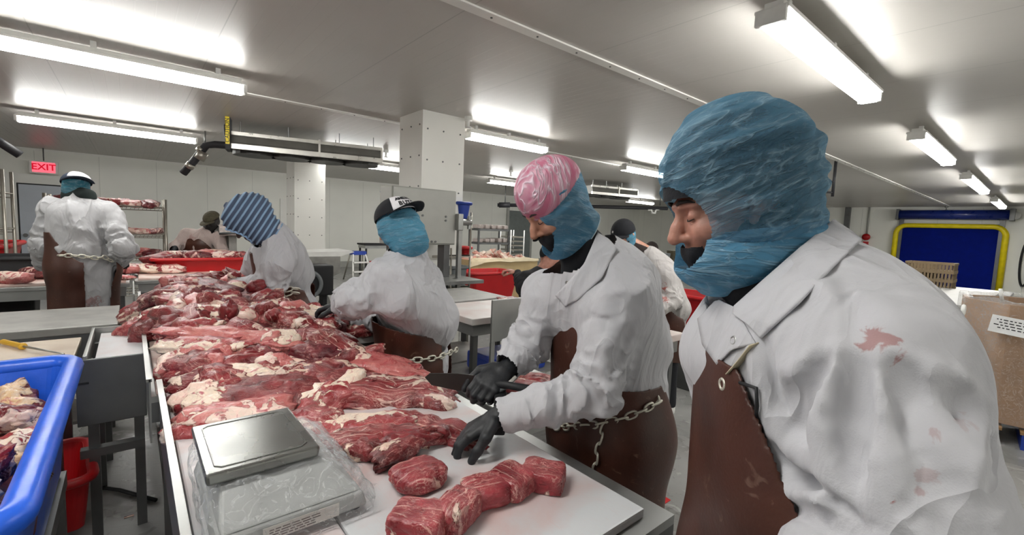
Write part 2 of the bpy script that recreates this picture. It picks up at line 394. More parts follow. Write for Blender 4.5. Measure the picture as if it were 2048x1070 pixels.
def nets(d, lo, h):
    ins = d < 0; n = np.array(d.shape)
    cs = np.zeros(n-1, int)
    for a in (0, 1):
        for b in (0, 1):
            for c in (0, 1): cs += ins[a:n[0]-1+a, b:n[1]-1+b, c:n[2]-1+c]
    act = (cs > 0) & (cs < 8); C = np.argwhere(act); idx = np.full(n-1, -1); idx[tuple(C.T)] = np.arange(len(C))
    S_ = np.zeros((len(C), 3)); N = np.zeros(len(C))
    E = [((a, b, c), ax) for ax in range(3) for a in (0, 1) for b in (0, 1) for c in (0, 1) if (a, b, c)[ax] == 0]
    for o, ax in E:
        o = np.array(o); o2 = o.copy(); o2[ax] = 1
        v0 = d[tuple((C+o).T)]; v1 = d[tuple((C+o2).T)]; m = (v0 < 0) != (v1 < 0)
        t = np.where(m, v0/np.where(m, v0-v1, 1), 0); p = o+np.outer(t, o2-o); S_[m] += p[m]; N[m] += 1
    V = lo+(C+S_/N[:, None])*h; Fs = []
    for ax in range(3):
        sl0 = [slice(None)]*3; sl1 = [slice(None)]*3; sl0[ax] = slice(0, n[ax]-1); sl1[ax] = slice(1, n[ax])
        a0 = ins[tuple(sl0)]; a1 = ins[tuple(sl1)]; G = np.argwhere(a0 != a1); u, v = (ax+1) % 3, (ax+2) % 3
        ok = (G[:, u] > 0) & (G[:, v] > 0) & (G[:, u] < n[u]-1) & (G[:, v] < n[v]-1); G = G[ok]
        if not len(G): continue
        flip = a0[tuple(G.T)]; eu = np.eye(3, dtype=int)[u]; ev = np.eye(3, dtype=int)[v]
        q = np.stack([idx[tuple((G-eu-ev).T)], idx[tuple((G-ev).T)], idx[tuple(G.T)], idx[tuple((G-eu).T)]], 1)
        q[~flip] = q[~flip][:, ::-1]; Fs.append(q)
    return V, np.concatenate(Fs)
def npmesh(name, V, Fq):
    me = bpy.data.meshes.new(name); me.vertices.add(len(V)); me.vertices.foreach_set('co', V.astype(np.float32).ravel())
    me.loops.add(len(Fq)*4); me.loops.foreach_set('vertex_index', Fq.astype(np.int32).ravel())
    me.polygons.add(len(Fq)); me.polygons.foreach_set('loop_start', np.arange(len(Fq), dtype=np.int32)*4)
    me.update(calc_edges=True); me.validate(); return me
def smoothV(V, Fq, it=2, lam=.5):
    if not len(V): return V
    E = np.concatenate([Fq[:, [0, 1]], Fq[:, [1, 2]], Fq[:, [2, 3]], Fq[:, [3, 0]]])
    for _ in range(it):
        A = np.zeros_like(V); N = np.zeros(len(V))
        for a, b in ((0, 1), (1, 0)): np.add.at(A, E[:, a], V[E[:, b]]); np.add.at(N, E[:, a], 1)
        V = V*(1-lam)+lam*A/np.maximum(N, 1)[:, None]
    return V
def sculpt(name, body, res, mat, parent=None, origin=(0, 0, 0), cut=None, disp=None, off=0.0, sm=1, solid=0.0, clip=None, extra=None):
    V, Fq = body.mesh(res, cut, disp, off, clip); V = smoothV(V, Fq, sm)
    if extra:
        for b2, r2 in extra:
            V2, F2 = b2.mesh(r2); V2 = smoothV(V2, F2, 1); Fq = np.concatenate([Fq, F2+len(V)]); V = np.concatenate([V, V2])
    me = npmesh(name, V-np.array(origin), Fq)
    o = link(name, me, mat, parent, (0, 0, 0), True)
    if solid:
        md = o.modifiers.new('solid', 'SOLIDIFY'); md.thickness = solid; md.offset = 0
    return o
class Frame:
    """a rigid local frame: x to the right of the face, y out of the face, z up"""
    def __init__(s, o, fwd, up=(0, 0, 1)):
        y = np.array(fwd, float); y /= np.linalg.norm(y); x = np.cross(y, up); x /= np.linalg.norm(x); z = np.cross(x, y)
        s.o = np.array(o, float); s.R = np.stack([x, y, z], 1)
    def __call__(s, p): return s.o+s.R@np.array(p, float)
    def inv(s, P): return (P-s.o)@s.R

# ================================================================ the room
HC = 3.0; X0, X1, Y0, Y1 = -6.0, 22.8, -6.0, 15.7
def struct(o): o['kind'] = 'structure'; return o
ceil_m = panel_mat('ceiling_panel', 'c9c5bf', 0, 1.14, .114, .36, .0016)
wallx_m = panel_mat('wall_panel_back', 'f2f2ea', 0, 1.14, .57, .4, .0002); wally_m = panel_mat('wall_panel_end', 'f2f2ea', 1, 1.14, .57, .4, .0002)
struct(box('floor', (X0, Y0, -.1), (X1, Y1, 0), floor_mat()))
struct(box('ceiling', (X0, Y0, HC), (X1, Y1, HC+.1), ceil_m))
struct(box('wall_back', (X0, Y1, -.1), (X1, Y1+.1, HC+.1), wallx_m))
struct(box('wall_front', (X0, Y0-.1, -.1), (X1, Y0, HC+.1), wallx_m))
struct(box('wall_right', (X1, Y0-.1, -.1), (X1+.1, Y1+.1, HC+.1), wally_m))
struct(box('wall_left', (X0-.1, Y0-.1, -.1), (X0, Y1+.1, HC+.1), wally_m))
struct(box('trim_1', (X0, Y1-.02, HC-.05), (X1, Y1, HC), white_panel))
struct(box('trim_2', (X1-.02, Y0, HC-.05), (X1, Y1-.02, HC), white_panel))
struct(box('baseboard_back', (X0, Y1-.06, 0), (X1, Y1, .2), grey_paint))
struct(box('baseboard_right', (X1-.06, 3.6, 0), (X1, Y1-.06, .2), grey_paint))
def ceiling_strip(name, y):
    o = struct(box(name, (X0, y-.045, HC-.012), (X1-.02, y+.045, HC), white_panel)); m = MB(); x = .2
    while x < 20: m.tube([(x, y, HC-.018), (x, y, HC-.01)], .008, 6); x += .42
    m.build('screw', steel_dark, o); return o
ceiling_strip('trim_3', 2.55); ceiling_strip('trim_4', 6.08)
# door in the back wall
a = aty(37, 368, Y1); b = aty(53, 470, Y1)
dx0, dz1 = a[0], a[2]
dr = struct(box('door_1', (dx0, Y1-.05, .02), (dx0+1.15, Y1-.01, dz1), door_bl))
m = MB(); 
for lo, hi in (((dx0-.28, Y1-.07, 0), (dx0-.03, Y1, dz1+.25)), ((dx0+1.18, Y1-.07, 0), (dx0+1.4, Y1, dz1+.25)), ((dx0-.03, Y1-.07, dz1+.03), (dx0+1.18, Y1, dz1+.25))): m.box(lo, hi)
m.build('door_frame', white_panel, dr)
m = MB(); m.box((dx0-.03, Y1-.04, 0), (dx0, Y1-.005, dz1+.03)); m.box((dx0+1.15, Y1-.04, 0), (dx0+1.18, Y1-.005, dz1+.03)); m.box((dx0, Y1-.04, dz1), (dx0+1.15, Y1-.005, dz1+.03)); m.build('door_seal', black_rub, dr)
MB().tube([(b[0], Y1-.05, b[2]), (b[0], Y1-.09, b[2]), (b[0], Y1-.12, b[2])], [.02, .02, .045], 12).build('door_handle', steel_dark, dr)
# second door, grey, far in the middle
p = aty(1017, 428, Y1)
d2 = struct(box('door_2', (p[0], Y1-.06, .02), (p[0]+1.3, Y1-.01, 2.35), plain('door_grey', '6f7674', .5)))
m = MB(); m.box((p[0]-.12, Y1-.07, 0), (p[0], Y1, 2.45)); m.box((p[0]+1.3, Y1-.07, 0), (p[0]+1.42, Y1, 2.45)); m.build('door_frame', grey_paint, d2)
# tall flush panel beside the far column
p = aty(560, 400, Y1)
struct(box('trim_5', (p[0], Y1-.04, .9), (p[0]+.5, Y1-.005, 2.2), white_panel))
# columns
def column(name, x, y, s=.62):
    o = struct(box(name, (x, y, 0), (x+s, y+s, HC), white_panel)); m = MB()
    for zz in np.arange(.5, 2.95, .38):
        for u in (.07, s*.48, s-.07):
            m.tube([(x+u, y-.008, zz), (x+u, y, zz)], .011, 6); m.tube([(x-.008, y+u, zz+.05), (x, y+u, zz+.05)], .011, 6)
    m.build('rivet', steel_dark, o); return o
column('trim_6', 2.79, 5.13); column('trim_7', 2.62, 10.2)

# ceiling lights
def ceiling_light(x0, x1, y, label, zb=2.80, w=.15):
    r = empty('ceiling_light', ((x0+x1)/2, y, HC), 0, label, 'ceiling light', 'long ceiling lights'); L = (x1-x0)/2; h = zb-HC
    m = MB(); m.box((-L, -w*.62, h+.075), (L, w*.62, h+.10), .008); m.box((-L+.03, -w*.35, h+.1), (L-.03, w*.35, -.06), .006)
    for sx in (-L*.8, 0, L*.8): m.box((sx-.02, -.02, -.06), (sx+.02, .02, 0))
    m.build('housing', white_plastic, r)
    prof = [(-w*.5, h+.075), (-w*.5, h+.03), (-w*.36, h), (w*.36, h), (w*.5, h+.03), (w*.5, h+.075)]
    MB().prism(prof, -L+.02, L-.02, 0).build('diffuser', lamp_glow, r)
    for e0, e1 in ((-L-.012, -L+.02), (L-.02, L+.012)): MB().box((e0, -w*.55, h+.005), (e1, w*.55, h+.09), .006).build('end_cap', white_plastic, r)
    return r
for a in ((2.80, 4.95, 1.15, 'ceiling light nearest the blue hooded man, largest on the right'), (7.0, 9.5, 1.15, 'ceiling light second in the row running to the blue door'),
          (11.6, 15.0, 1.15, 'ceiling light third in the row running to the blue door'), (17.6, 20.8, 1.15, 'farthest ceiling light, above the blue door'),
          (-1.3, .9, 5.3, 'ceiling light at the upper left, brightest and longest'), (3.6, 5.1, 5.36, 'ceiling light just right of the near white column'),
          (7.4, 9.6, 5.55, 'ceiling light between the pink cap and the blue hood'), (12.0, 14.2, 5.5, 'ceiling light beyond the blue hood'),
          (-1.2, .9, 9.55, 'ceiling light over the exit sign side, second on the left'), (3.2, 5.1, 10.1, 'ceiling light seen past the end of the hanging cooling unit'),
          (7.6, 9.8, 10.2, 'ceiling light left of the pink cap'), (15.2, 17, 11.1, 'small far ceiling light right of the distant cooling unit'),
          (-1.7, .4, 1.15, 'ceiling light above and behind the camera'), (-1.5, .7, -3.2, 'unseen ceiling light added behind the camera, left row'), (3.5, 5.7, -3.2, 'unseen ceiling light added behind the camera, right row'),  # left, right and far right lamps behind the camera: unseen, added for illumination
          (8.5, 10.7, -3.2, 'unseen ceiling light added behind the camera, far right'), (-5.2, -3.6, 3.2, 'ceiling light far to the left outside view')):
    ceiling_light(*a)
# ceiling details: sprinklers, camera-like junctions
for k, (px, py, lab) in enumerate(((772, 316, 'round ceiling sprinkler beside the cooling unit end'), (1022, 343, 'small ceiling sprinkler above the pink cap'), (937, 238, 'small ceiling hook right of the near column'), (1893, 414, 'small dark box at the end of the long ceiling strip'))):
    q = atz(px, py, HC-.03) if k else atz(px, 300, HC)
    o = MB().tube([(0, 0, 0), (0, 0, -.05)], .05, 12).tube([(0, 0, -.05), (0, 0, -.13)], .018, 8).tube([(0, 0, -.13), (0, 0, -.14)], [.045, .045], 10).build('sprinkler_head', white_plastic if k < 3 else steel_dark, None, (min(q[0], X1-.1), q[1], HC))
    tag(o, lab, 'sprinkler')

# exit sign on a rod
q = aty(88, 335, 15.4)
ex = empty('exit_sign', (q[0], q[1], q[2]), 0, 'red lit EXIT sign hanging on a rod above the left door', 'exit sign')
w_, h_ = .24, .15
box('sign_housing', (-w_, -.04, -h_), (w_, .04, h_), white_plastic, ex, .01); box('sign_face', (-w_*.8, -.047, -h_*.78), (w_*.8, -.039, h_*.78), exit_glow, ex)
tube('hanging_rod', [(0, 0, h_), (0, 0, HC-q[2])], .012, steel_dark, ex)
def text(s, size, mat, parent, loc, rot=(math.pi/2, 0, 0), name='lettering', ext=.001, sx=1.0, bold=0.0):
    cu = bpy.data.curves.new(name, 'FONT'); cu.body = s; cu.size = size; cu.extrude = ext; cu.align_x = 'CENTER'; cu.align_y = 'CENTER'; cu.offset = bold
    o = bpy.data.objects.new(name, cu); COL.objects.link(o); dg = bpy.context.evaluated_depsgraph_get(); me = bpy.data.meshes.new_from_object(o.evaluated_get(dg))
    bpy.data.objects.remove(o); me.materials.clear(); me.materials.append(mat); o = bpy.data.objects.new(name, me); COL.objects.link(o)
    o.parent = parent; o.location = loc; o.rotation_euler = rot; o.scale = (sx, 1, 1); return o
text('EXIT', .2, exit_txt, ex, (0, -.05, 0), bold=.004)

# dock door in the end wall
def on_end(px, py): q = atx(px, py, X1); return q[1], q[2]
(ya, zt), (yb, _) = on_end(1795, 452), on_end(2015, 452)
ym = (ya+yb)/2; hw = abs(ya-yb)/2; zt += .16
dd = struct(empty('door_3', (X1, ym, 0), 0))
box('curtain', (-.06, -hw+.12, .02), (-.03, hw-.12, zt-.05), plain('door_curtain', '0a1c78', .9, 0, .12, 6, 0, 60, .1), dd)
pts = [(-.14, hw, 0), (-.14, hw, zt-.45)]+[(-.14, hw-.32*(1-math.cos(t)), zt-.45+.32*math.sin(t)) for t in np.linspace(.2, math.pi/2, 6)]
pts += [(p[0], -p[1], p[2]) for p in pts[::-1]]
tube('frame_surround', pts, .085, yellow_pl, dd, 12)
MB().box((-.12, -hw+.05, 0), (0, -hw+.18, zt+.1)).box((-.12, hw-.18, 0), (0, hw-.05, zt+.1)).build('guide_rail', steel_dark, dd)
z2 = on_end(1900, 430)[1]
tube('roll_housing', [(-.22, hw-.05, z2), (-.22, -hw-.02, z2)], .17, plain('roll_cover', '142c80', .3), dd, 16)
MB().box((-.4, -hw-.16, z2-.2), (0, -hw-.03, z2+.2), .01).box((-.4, hw-.06, z2-.2), (0, hw+.02, z2+.2), .01).build('roll_bracket', steel_dark, dd)
q = on_end(2032, 432)
o = MB().tube([(-.35, q[0], q[1]), (0, q[0], q[1])], .13, 14).tube([(-.38, q[0], q[1]), (-.35, q[0], q[1])], .09, 14).build('door_motor', grey_paint, dd, (0, -ym, 0))
q = on_end(2046, 500)
o = MB().tube([(X1-.1, q[0]+.12*math.cos(t)-.1, q[1]-.45+(.75*math.sin(t))) for t in np.linspace(0, 2*math.pi, 28)[:-1]], .03, 8, True).build('hanging_cable', black_rub, None, smooth=True); tag(o, 'coiled black cable hanging on the wall right of the blue door', 'cable')
# conduit and fire alarm pull on the end wall
y_, z_ = on_end(1733, 478)
fa = empty('fire_alarm_pull', (X1-.02, y_, z_), 0, 'red fire alarm pull and sounder below a grey conduit', 'fire alarm')
box('pull_box', (-.08, -.09, -.3), (0, .09, -.1), red_pl, fa, .01); tube('alarm_sounder', [(-.14, 0, .08), (0, 0, .08)], [.13, .13], red_pl, fa, 14)
tube('conduit', [(-.02, 0, .15), (-.02, 0, HC-z_)], .03, grey_paint, fa)
y_, z_ = on_end(1695, 445)
o = box('wall_duct', (X1-.16, y_-.09, 0), (X1, y_+.09, HC), steel_dark); tag(o, 'grey vertical duct on the end wall behind the hooded man', 'duct')
# pipes dropping from the ceiling right of the blue hood
q = atz(1672, 322, HC)
pr_ = empty('ceiling_pipe_drop', tuple(q), 0, 'thin dark pipe drop with side branches right of the blue hood', 'pipe')
tube('pipe', [(0, 0, 0), (0, 0, -.62)], .025, black_pipe, pr_)
for zz in (-.36, -.55): tube('branch', [(0, 0, zz), (-.35, .28, zz)], .018, black_pipe, pr_)

# evaporator (flat cooling unit) hung below the ceiling
def evaporator(P0, P1, zb, zt, w, label, n=4):
    """long low box from P0 to P1"""
    P0 = np.array(P0[:2]); P1 = np.array(P1[:2]); L = np.linalg.norm(P1-P0); an = math.atan2(P1[1]-P0[1], P1[0]-P0[0])
    r = empty('cooling_unit', (P0[0], P0[1], zb), an, label, 'cooling unit'); H = zt-zb
    prof = [(-w/2, .0), (w/2, .0), (w/2+.06, H*.35), (w/2, H), (-w/2, H), (-w/2-.06, H*.35)]
    MB().prism(prof, 0, L, 0).build('casing', plain('cooler_casing', '7c7b76', .45, .4), r)
    m = MB(); m.box((-.02, -w/2-.08, -.02), (L+.02, -w/2-.02, .05)); m.box((-.02, -w/2-.05, H-.04), (L+.02, -w/2+.01, H+.01)); m.box((L*.55, -w/2-.09, -.02), (L*.55+.03, -w/2-.01, H+.02)); m.build('edge_rail', plain('bright_metal', 'd8d6cf', .3, .6), r)
    box('end_plate', (L, -w/2-.06, 0), (L+.03, w/2+.06, H), plain('bright_metal', '', .3), r)
    for k in range(n):
        c = L*(k+.5)/n; m = MB()
        for rr in (.27, .2, .13, .06): m.tube([(c+rr*math.cos(t), rr*math.sin(t), -.03) for t in np.linspace(0, 2*math.pi, 25)[:-1]], .008, 5, True)
        m.tube([(c, 0, -.05), (c, 0, .0)], .30, 20); m.build('fan_guard', plain('fan_guard', '4a4a48', .5, .3), r)
    m = MB()
    for c in (.1, L*.35, L*.7, L-.1):
        for s_ in (-1, 1): m.tube([(c, s_*w*.4, H), (c, s_*w*.4, HC-zb)], .008, 6)
    m.build('hanging_rod', steel, r); return r
pe0, pe1 = atz(470, 300, 2.62), atz(752, 327, 2.62)
ev = evaporator(pe0, pe1, 2.60, 2.82, .85, 'long grey cooling unit with four round fans hung below the ceiling')
mb = MB().prism([(-.06, -.06), (.0, -.06), (.0, .46), (-.06, .46)], -.62, -.35, 1); mb.build('end_cap', black_rub, ev)
o = box('warning_sticker', (-.056, -.632, .02), (-.006, -.622, .40), yellow_pl, ev)
text('CAUTION', .075, ink, o, (-.031, -.634, .21), (math.pi/2, -math.pi/2, 0), 'sticker_lettering')
pp = D(405, 290, pr_w := 7.0)
def w_of(p): return float((np.array(p)-CAM)@_f)
we = w_of(pe0); P = lambda px, py, k=0: D(px, py, we+k)
pi = empty('insulated_pipe', tuple(P(410, 290)), 0, 'black insulated drain pipe elbow left of the cooling unit', 'pipe'); o_ = np.array(P(410, 290))
def rel(*ps): return [p-o_ for p in ps]
tube('pipe', rel(P(366, 347), P(388, 322), P(412, 291), P(430, 289), P(470, 292)), .055, black_pipe, pi, 12)
tube('valve', rel(P(398, 318), P(408, 304)), .075, galv, pi); tube('drop_pipe', rel(P(455, 245), P(455, 270), P(462, 285), P(480, 290)), .05, black_pipe, pi, 12)
for k in ((380, 332), (402, 300)): tube('clamp', rel(P(k[0]-3, k[1]+3), P(k[0]+3, k[1]-4)), .065, galv, pi)
tube('hanger_rod', rel(P(410, 262), P(410, 288)), .012, steel, pi)
q0, q1 = aty(-20, 272, 9.5), aty(40, 310, 9.5)
o = tube('black_pipe', [q0, q1], .06, black_pipe); tag(o, 'black insulated pipe end at the upper left edge', 'pipe')
e0, e1 = atz(1165, 385, 2.66), atz(1253, 393, 2.66)
ev2 = evaporator(e0, e1, 2.62, 2.84, .8, 'distant cooling unit seen between the pink cap and the black cap', 3)
P = lambda px, py, k=0: D(px, py, 15+k)
pi2 = empty('long_black_pipe', tuple(P(1100, 410)), 0, 'long thin black pipe run below the far ceiling', 'pipe'); o_ = np.array(P(1100, 410))
tube('pipe', rel(P(995, 410), P(1140, 412), P(1335, 417)), .06, black_pipe, pi2)
tube('pipe_end', rel(P(998, 410), P(1020, 410)), .09, black_pipe, pi2)
for px in (1010, 1150, 1320): tube('hanger_rod', [P(px, 411)-o_, P(px, 411)-o_+np.array([0, 0, HC-P(px, 411)[2]])], .015, steel_dark, pi2)
tube('white_trap', rel(P(1296, 420), P(1303, 420), P(1304, 426), P(1310, 426), P(1312, 419), P(1322, 418)), .035, white_plastic, pi2)

# ================================================================ furniture helpers
def table(name, x0, x1, y0, y1, z, label, cat='table', top=steel, tz=.04, legs=True, group=None, rz=0, parts=None, shelf=None, mat_leg=steel_dark, apron=.09):
    cx_, cy_ = (x0+x1)/2, (y0+y1)/2; r = empty(name, (cx_, cy_, 0), rz, label, cat, group); a, b = (x1-x0)/2, (y1-y0)/2
    box('tabletop', (-a, -b, z-tz), (a, b, z), top, r, .006)
    MB().box((-a+.03, -b+.03, z-tz-apron), (a-.03, -b+.06, z-tz)).box((-a+.03, b-.06, z-tz-apron), (a-.03, b-.03, z-tz)).box((-a+.03, -b+.06, z-tz-apron), (-a+.06, b-.06, z-tz)).box((a-.06, -b+.06, z-tz-apron), (a-.03, b-.06, z-tz)).build('frame', steel, r)
    if legs:
        for sx in (-1, 1):
            for sy in (-1, 1): box('leg', (sx*(a-.07)-.022, sy*(b-.07)-.022, 0), (sx*(a-.07)+.022, sy*(b-.07)+.022, z-tz-.0), mat_leg, r)
    if shelf: box('undershelf', (-a+.05, -b+.05, shelf-.02), (a-.05, b-.05, shelf), steel_worn, r)
    return r
def tub(x, y, z, lx, ly, h, rz, mat, label, name='meat_tub', group=None, taper=.82, rim=.022, cat='tub'):
    """open-topped moulded tub with a rolled rim; z is the bottom"""
    r = empty(name, (x, y, z), rz, label, cat, group); a, b = lx/2, ly/2; n = 6; t = .012
    def ringp(sa, sb, rad, zz):
        out = []
        for (cx_, cy_, s0) in ((sa-rad, sb-rad, 0), (-sa+rad, sb-rad, 90), (-sa+rad, -sb+rad, 180), (sa-rad, -sb+rad, 270)):
            for k in range(n+1):
                an = math.radians(s0+90*k/n); out.append((cx_+rad*math.cos(an), cy_+rad*math.sin(an), zz))
        return out
    R = [ringp(a*taper*.3, b*taper*.3, .01, 0), ringp(a*taper, b*taper, .04, 0), ringp(a*(taper+.02), b*(taper+.02), .05, .02), ringp(a, b, .06, h), ringp(a-t, b-t, .05, h), ringp(a*taper-t, b*taper-t, .04, .03), ringp(a*.2, b*.2, .01, .025)]
    vs = [p for rr in R for p in rr]; N = len(R[0]); fs = [tuple(range(N))[::-1]]
    for i in range(len(R)-1):
        for k in range(N): fs.append((i*N+k, i*N+(k+1) % N, (i+1)*N+(k+1) % N, (i+1)*N+k))
    fs.append(tuple((len(R)-1)*N+k for k in range(N)))
    MB().add(vs, fs).build('shell', mat, r, smooth=False)
    MB().tube(ringp(a+rim*.4, b+rim*.4, .07, h-rim*.4), rim, 10, True).build('rim', mat, r, smooth=True)
    return r
def shelf_rack(x, y, lx, ly, hs, label, rz=0.0, post=.014, ht=None, mat=galv, slat=True):
    r = empty('wire_shelf_rack', (x, y, 0), rz, label, 'shelf rack'); a, b = lx/2, ly/2; ht = ht or max(hs)+.15
    for sx in (-1, 1):
        for sy in (-1, 1): MB().tube([(sx*a, sy*b, 0), (sx*a, sy*b, ht)], post, 8).build('post', mat, r, smooth=True)
    for z in hs:
        m = MB()
        for sy in (-1, 1): m.tube([(-a, sy*b, z), (a, sy*b, z)], .009, 6); m.tube([(-a, sy*b, z-.045), (a, sy*b, z-.045)], .007, 6)
        for sx in (-1, 1): m.tube([(sx*a, -b, z), (sx*a, b, z)], .009, 6)
        k = 0; xx = -a+.03
        while xx < a: m.tube([(xx, -b, z), (xx, b, z)], .004, 4); m.tube([(xx, -b, z-.045), (xx+.02, -b, z)], .003, 4); xx += .045
        m.build('wire_shelf', mat, r)
    return r

# ---------------------------------------------------------------- main cutting table (two steel tables end to end)
def work_table(x0, x1, y0, y1, label):
    r = empty('steel_work_table', ((x0+x1)/2, (y0+y1)/2, 0), 0, label, 'work table'); a, b = (x1-x0)/2, (y1-y0)/2
    box('tabletop', (-a, -b, .86), (a, b, .885), steel, r)
    MB().box((-a-.006, -b, .70), (-a, b, .955)).box((-a-.014, -b, .945), (-a+.004, b, .957)).build('rim', steel, r)
    MB().box((-a, -b, .78), (a, -b+.02, .86)).box((a-.02, -b+.02, .78), (a, b-.02, .86)).box((-a, b-.02, .78), (a, b, .86)).build('frame', steel_dark, r)
    for sx in (-1, 1):
        for sy in (-1, 1): box('leg', (sx*(a-.06)-.025, sy*(b-.12)-.025, 0), (sx*(a-.06)+.025, sy*(b-.12)+.025, .86), steel_dark, r)
    MB().box((-a+.05, -b+.1, .22), (-a+.09, b-.1, .26)).box((a-.09, -b+.1, .22), (a-.05, b-.1, .26)).build('stretcher', steel_dark, r)
    return r
work_table(.075, 1.05, .56, 2.18, 'steel work table with white boards nearest the camera')
work_table(.045, 1.0, 2.20, 4.75, 'steel work table carrying the tall heap of beef')
def board(x0, x1, y0, y1, z0, z1, mat, label, rz=0): 
    cx_, cy_ = (x0+x1)/2, (y0+y1)/2; o = MB().box((x0-cx_, y0-cy_, 0), (x1-cx_, y1-cy_, z1-z0), .006).build('cutting_board', mat, None, (cx_, cy_, z0)); o.rotation_euler.z = rz
    return tag(o, label, 'cutting board')
board(.352, .975, .60, 1.62, .885, .91, white_board, 'white cutting board under the six cut steaks')
board(.352, .985, 1.625, 2.17, .885, .91, white_board, 'white cutting board mostly buried by large beef cuts')
board(.088, .348, .90, 2.17, .885, .91, white_board, 'white cutting board under the scale')
board(.06, .985, 2.21, 4.6, .885, .91, pink_board, 'long white cutting board under the beef heap')

# ---------------------------------------------------------------- scale
sc_ = empty('bench_scale', (.268, 1.225, .91), 0, 'steel topped electronic scale wrapped in clear film on the near table', 'scale')
def frustum(lo0, hi0, lo1, hi1, z0, z1, bev=.008):
    bm = bmesh.new(); vs = [bm.verts.new(p) for p in ((lo0[0], lo0[1], z0), (hi0[0], lo0[1], z0), (hi0[0], hi0[1], z0), (lo0[0], hi0[1], z0), (lo1[0], lo1[1], z1), (hi1[0], lo1[1], z1), (hi1[0], hi1[1], z1), (lo1[0], hi1[1], z1))]
    for f in ((3, 2, 1, 0), (4, 5, 6, 7), (0, 1, 5, 4), (1, 2, 6, 5), (2, 3, 7, 6), (3, 0, 4, 7)): bm.faces.new([vs[i] for i in f])
    bmesh.ops.bevel(bm, geom=list(bm.edges), offset=bev, segments=3, affect='EDGES', profile=.5); m = MB(); m._bm(bm); bm.free(); return m
gp = plain('scale_body_plastic', '959694', .5)
SCX0, SCX1, SCY0, SCY1 = -.160, .150, -.235, .165
frustum((SCX0, SCY0), (SCX1, SCY1), (SCX0+.01, SCY0+.01), (SCX1-.01, SCY1-.01), .018, .055).build('lower_case', gp, sc_, smooth=False)
frustum((SCX0+.01, SCY0+.01), (SCX1-.01, SCY1-.01), (-.135, -.13), (.075, SCY1-.04), .055, .115).build('upper_case', gp, sc_)
m = frustum((-.160, -.138), (.066, .145), (-.163, -.141), (.069, .148), .122, .150, .007); m.build('weighing_pan', plain('pan_steel', '8f908d', .28, .92, .12, 9), sc_)
MB().tube([(x, y, .1505) for x, y in ((-.142, -.106), (-.142, .112), (-.130, .124), (.032, .124), (.046, .112), (.046, -.106), (.032, -.118), (-.130, -.118))], .0016, 6, True).build('pan_groove', plain('pan_groove', '8d8e8b', .3, .9), sc_)
for sx in (-.13, .13):
    for sy in (-.19, .13): MB().tube([(sx, sy, 0), (sx, sy, .02)], .018, 12).build('foot', black_rub, sc_)
sl = box('rating_label', (.0, .0, 0), (.155, .001, .030), plain('label_grey', 'c3bfba', .5, 0, .03), sc_); sl.location = (-.075, -.2375, .0215); 
sl.rotation_euler = (-.0, 0, 0)
lm = MB(); rr_ = random.Random(4)
for rw in range(4):
    x_ = .012
    while x_ < .10:
        w2 = rr_.uniform(.006, .02); lm.box((x_, -.0006, .004+rw*.0055), (x_+w2, 0, .0062+rw*.0055)); x_ += w2+.003
lm.build('label_print', plain('label_print', '5a4a48', .6), sl)
# loose clear film round the scale
def sheet(name, P, mat, parent=None, loc=(0, 0, 0), nu=26, nv=14, amp=.006, sc=30, seed=0):
    """bilinear patch through a grid of points with small creases"""
    P = np.array(P, float); R_, C_ = P.shape[:2]; V = []
    for i in range(nu):
        for j in range(nv):
            u = i/(nu-1)*(R_-1); v = j/(nv-1)*(C_-1); a, b = min(int(u), R_-2), min(int(v), C_-2); fu, fv = u-a, v-b
            V.append(P[a, b]*(1-fu)*(1-fv)+P[a+1, b]*fu*(1-fv)+P[a, b+1]*(1-fu)*fv+P[a+1, b+1]*fu*fv)
    V = np.array(V); V = V+np.stack([vnoise(V, sc, seed+1.3), vnoise(V, sc, seed+5.1), vnoise(V, sc, seed+9.7)], -1)*amp
    Fq = [(i*nv+j, i*nv+j+1, (i+1)*nv+j+1, (i+1)*nv+j) for i in range(nu-1) for j in range(nv-1)]
    me = bpy.data.meshes.new(name); me.from_pydata([tuple(v) for v in V], [], Fq); return link(name, me, mat, parent, loc, True)
k = .012
sheet('clear_film_wrap', [[(SCX0-k, SCY0-k, .0), (SCX0-k, SCY0-k, .06), (-.150, -.146, .12), (-.09, -.1, .122)], [(SCX1+k, SCY0-k, .0), (SCX1+k, SCY0-k, .06), (.09, -.15, .118), (.04, -.1, .12)],
      [(SCX1+.05, SCY1+.02, .0), (SCX1+k, SCY1, .07), (.09, .13, .12), (.04, .1, .12)], [(SCX0, SCY1+.05, .01), (SCX0-k, SCY1+k, .08), (-.16, .155, .12), (-.1, .1, .12)],
      [(SCX0-k, SCY0-k, .0), (SCX0-k, SCY0-k, .06), (-.150, -.146, .12), (-.09, -.1, .122)]], film, sc_, nu=90, nv=26, amp=.007, sc=38)
sheet('clear_film_flap', [[(.055, .12, .12), (.11, .17, .10), (.17, .20, .04)], [(.06, -.02, .118), (.14, .02, .085), (.205, .04, .012)], [(.07, -.12, .10), (.15, -.13, .05), (.20, -.16, .01)]], film, sc_, nu=40, nv=30, amp=.012, sc=42, seed=3)

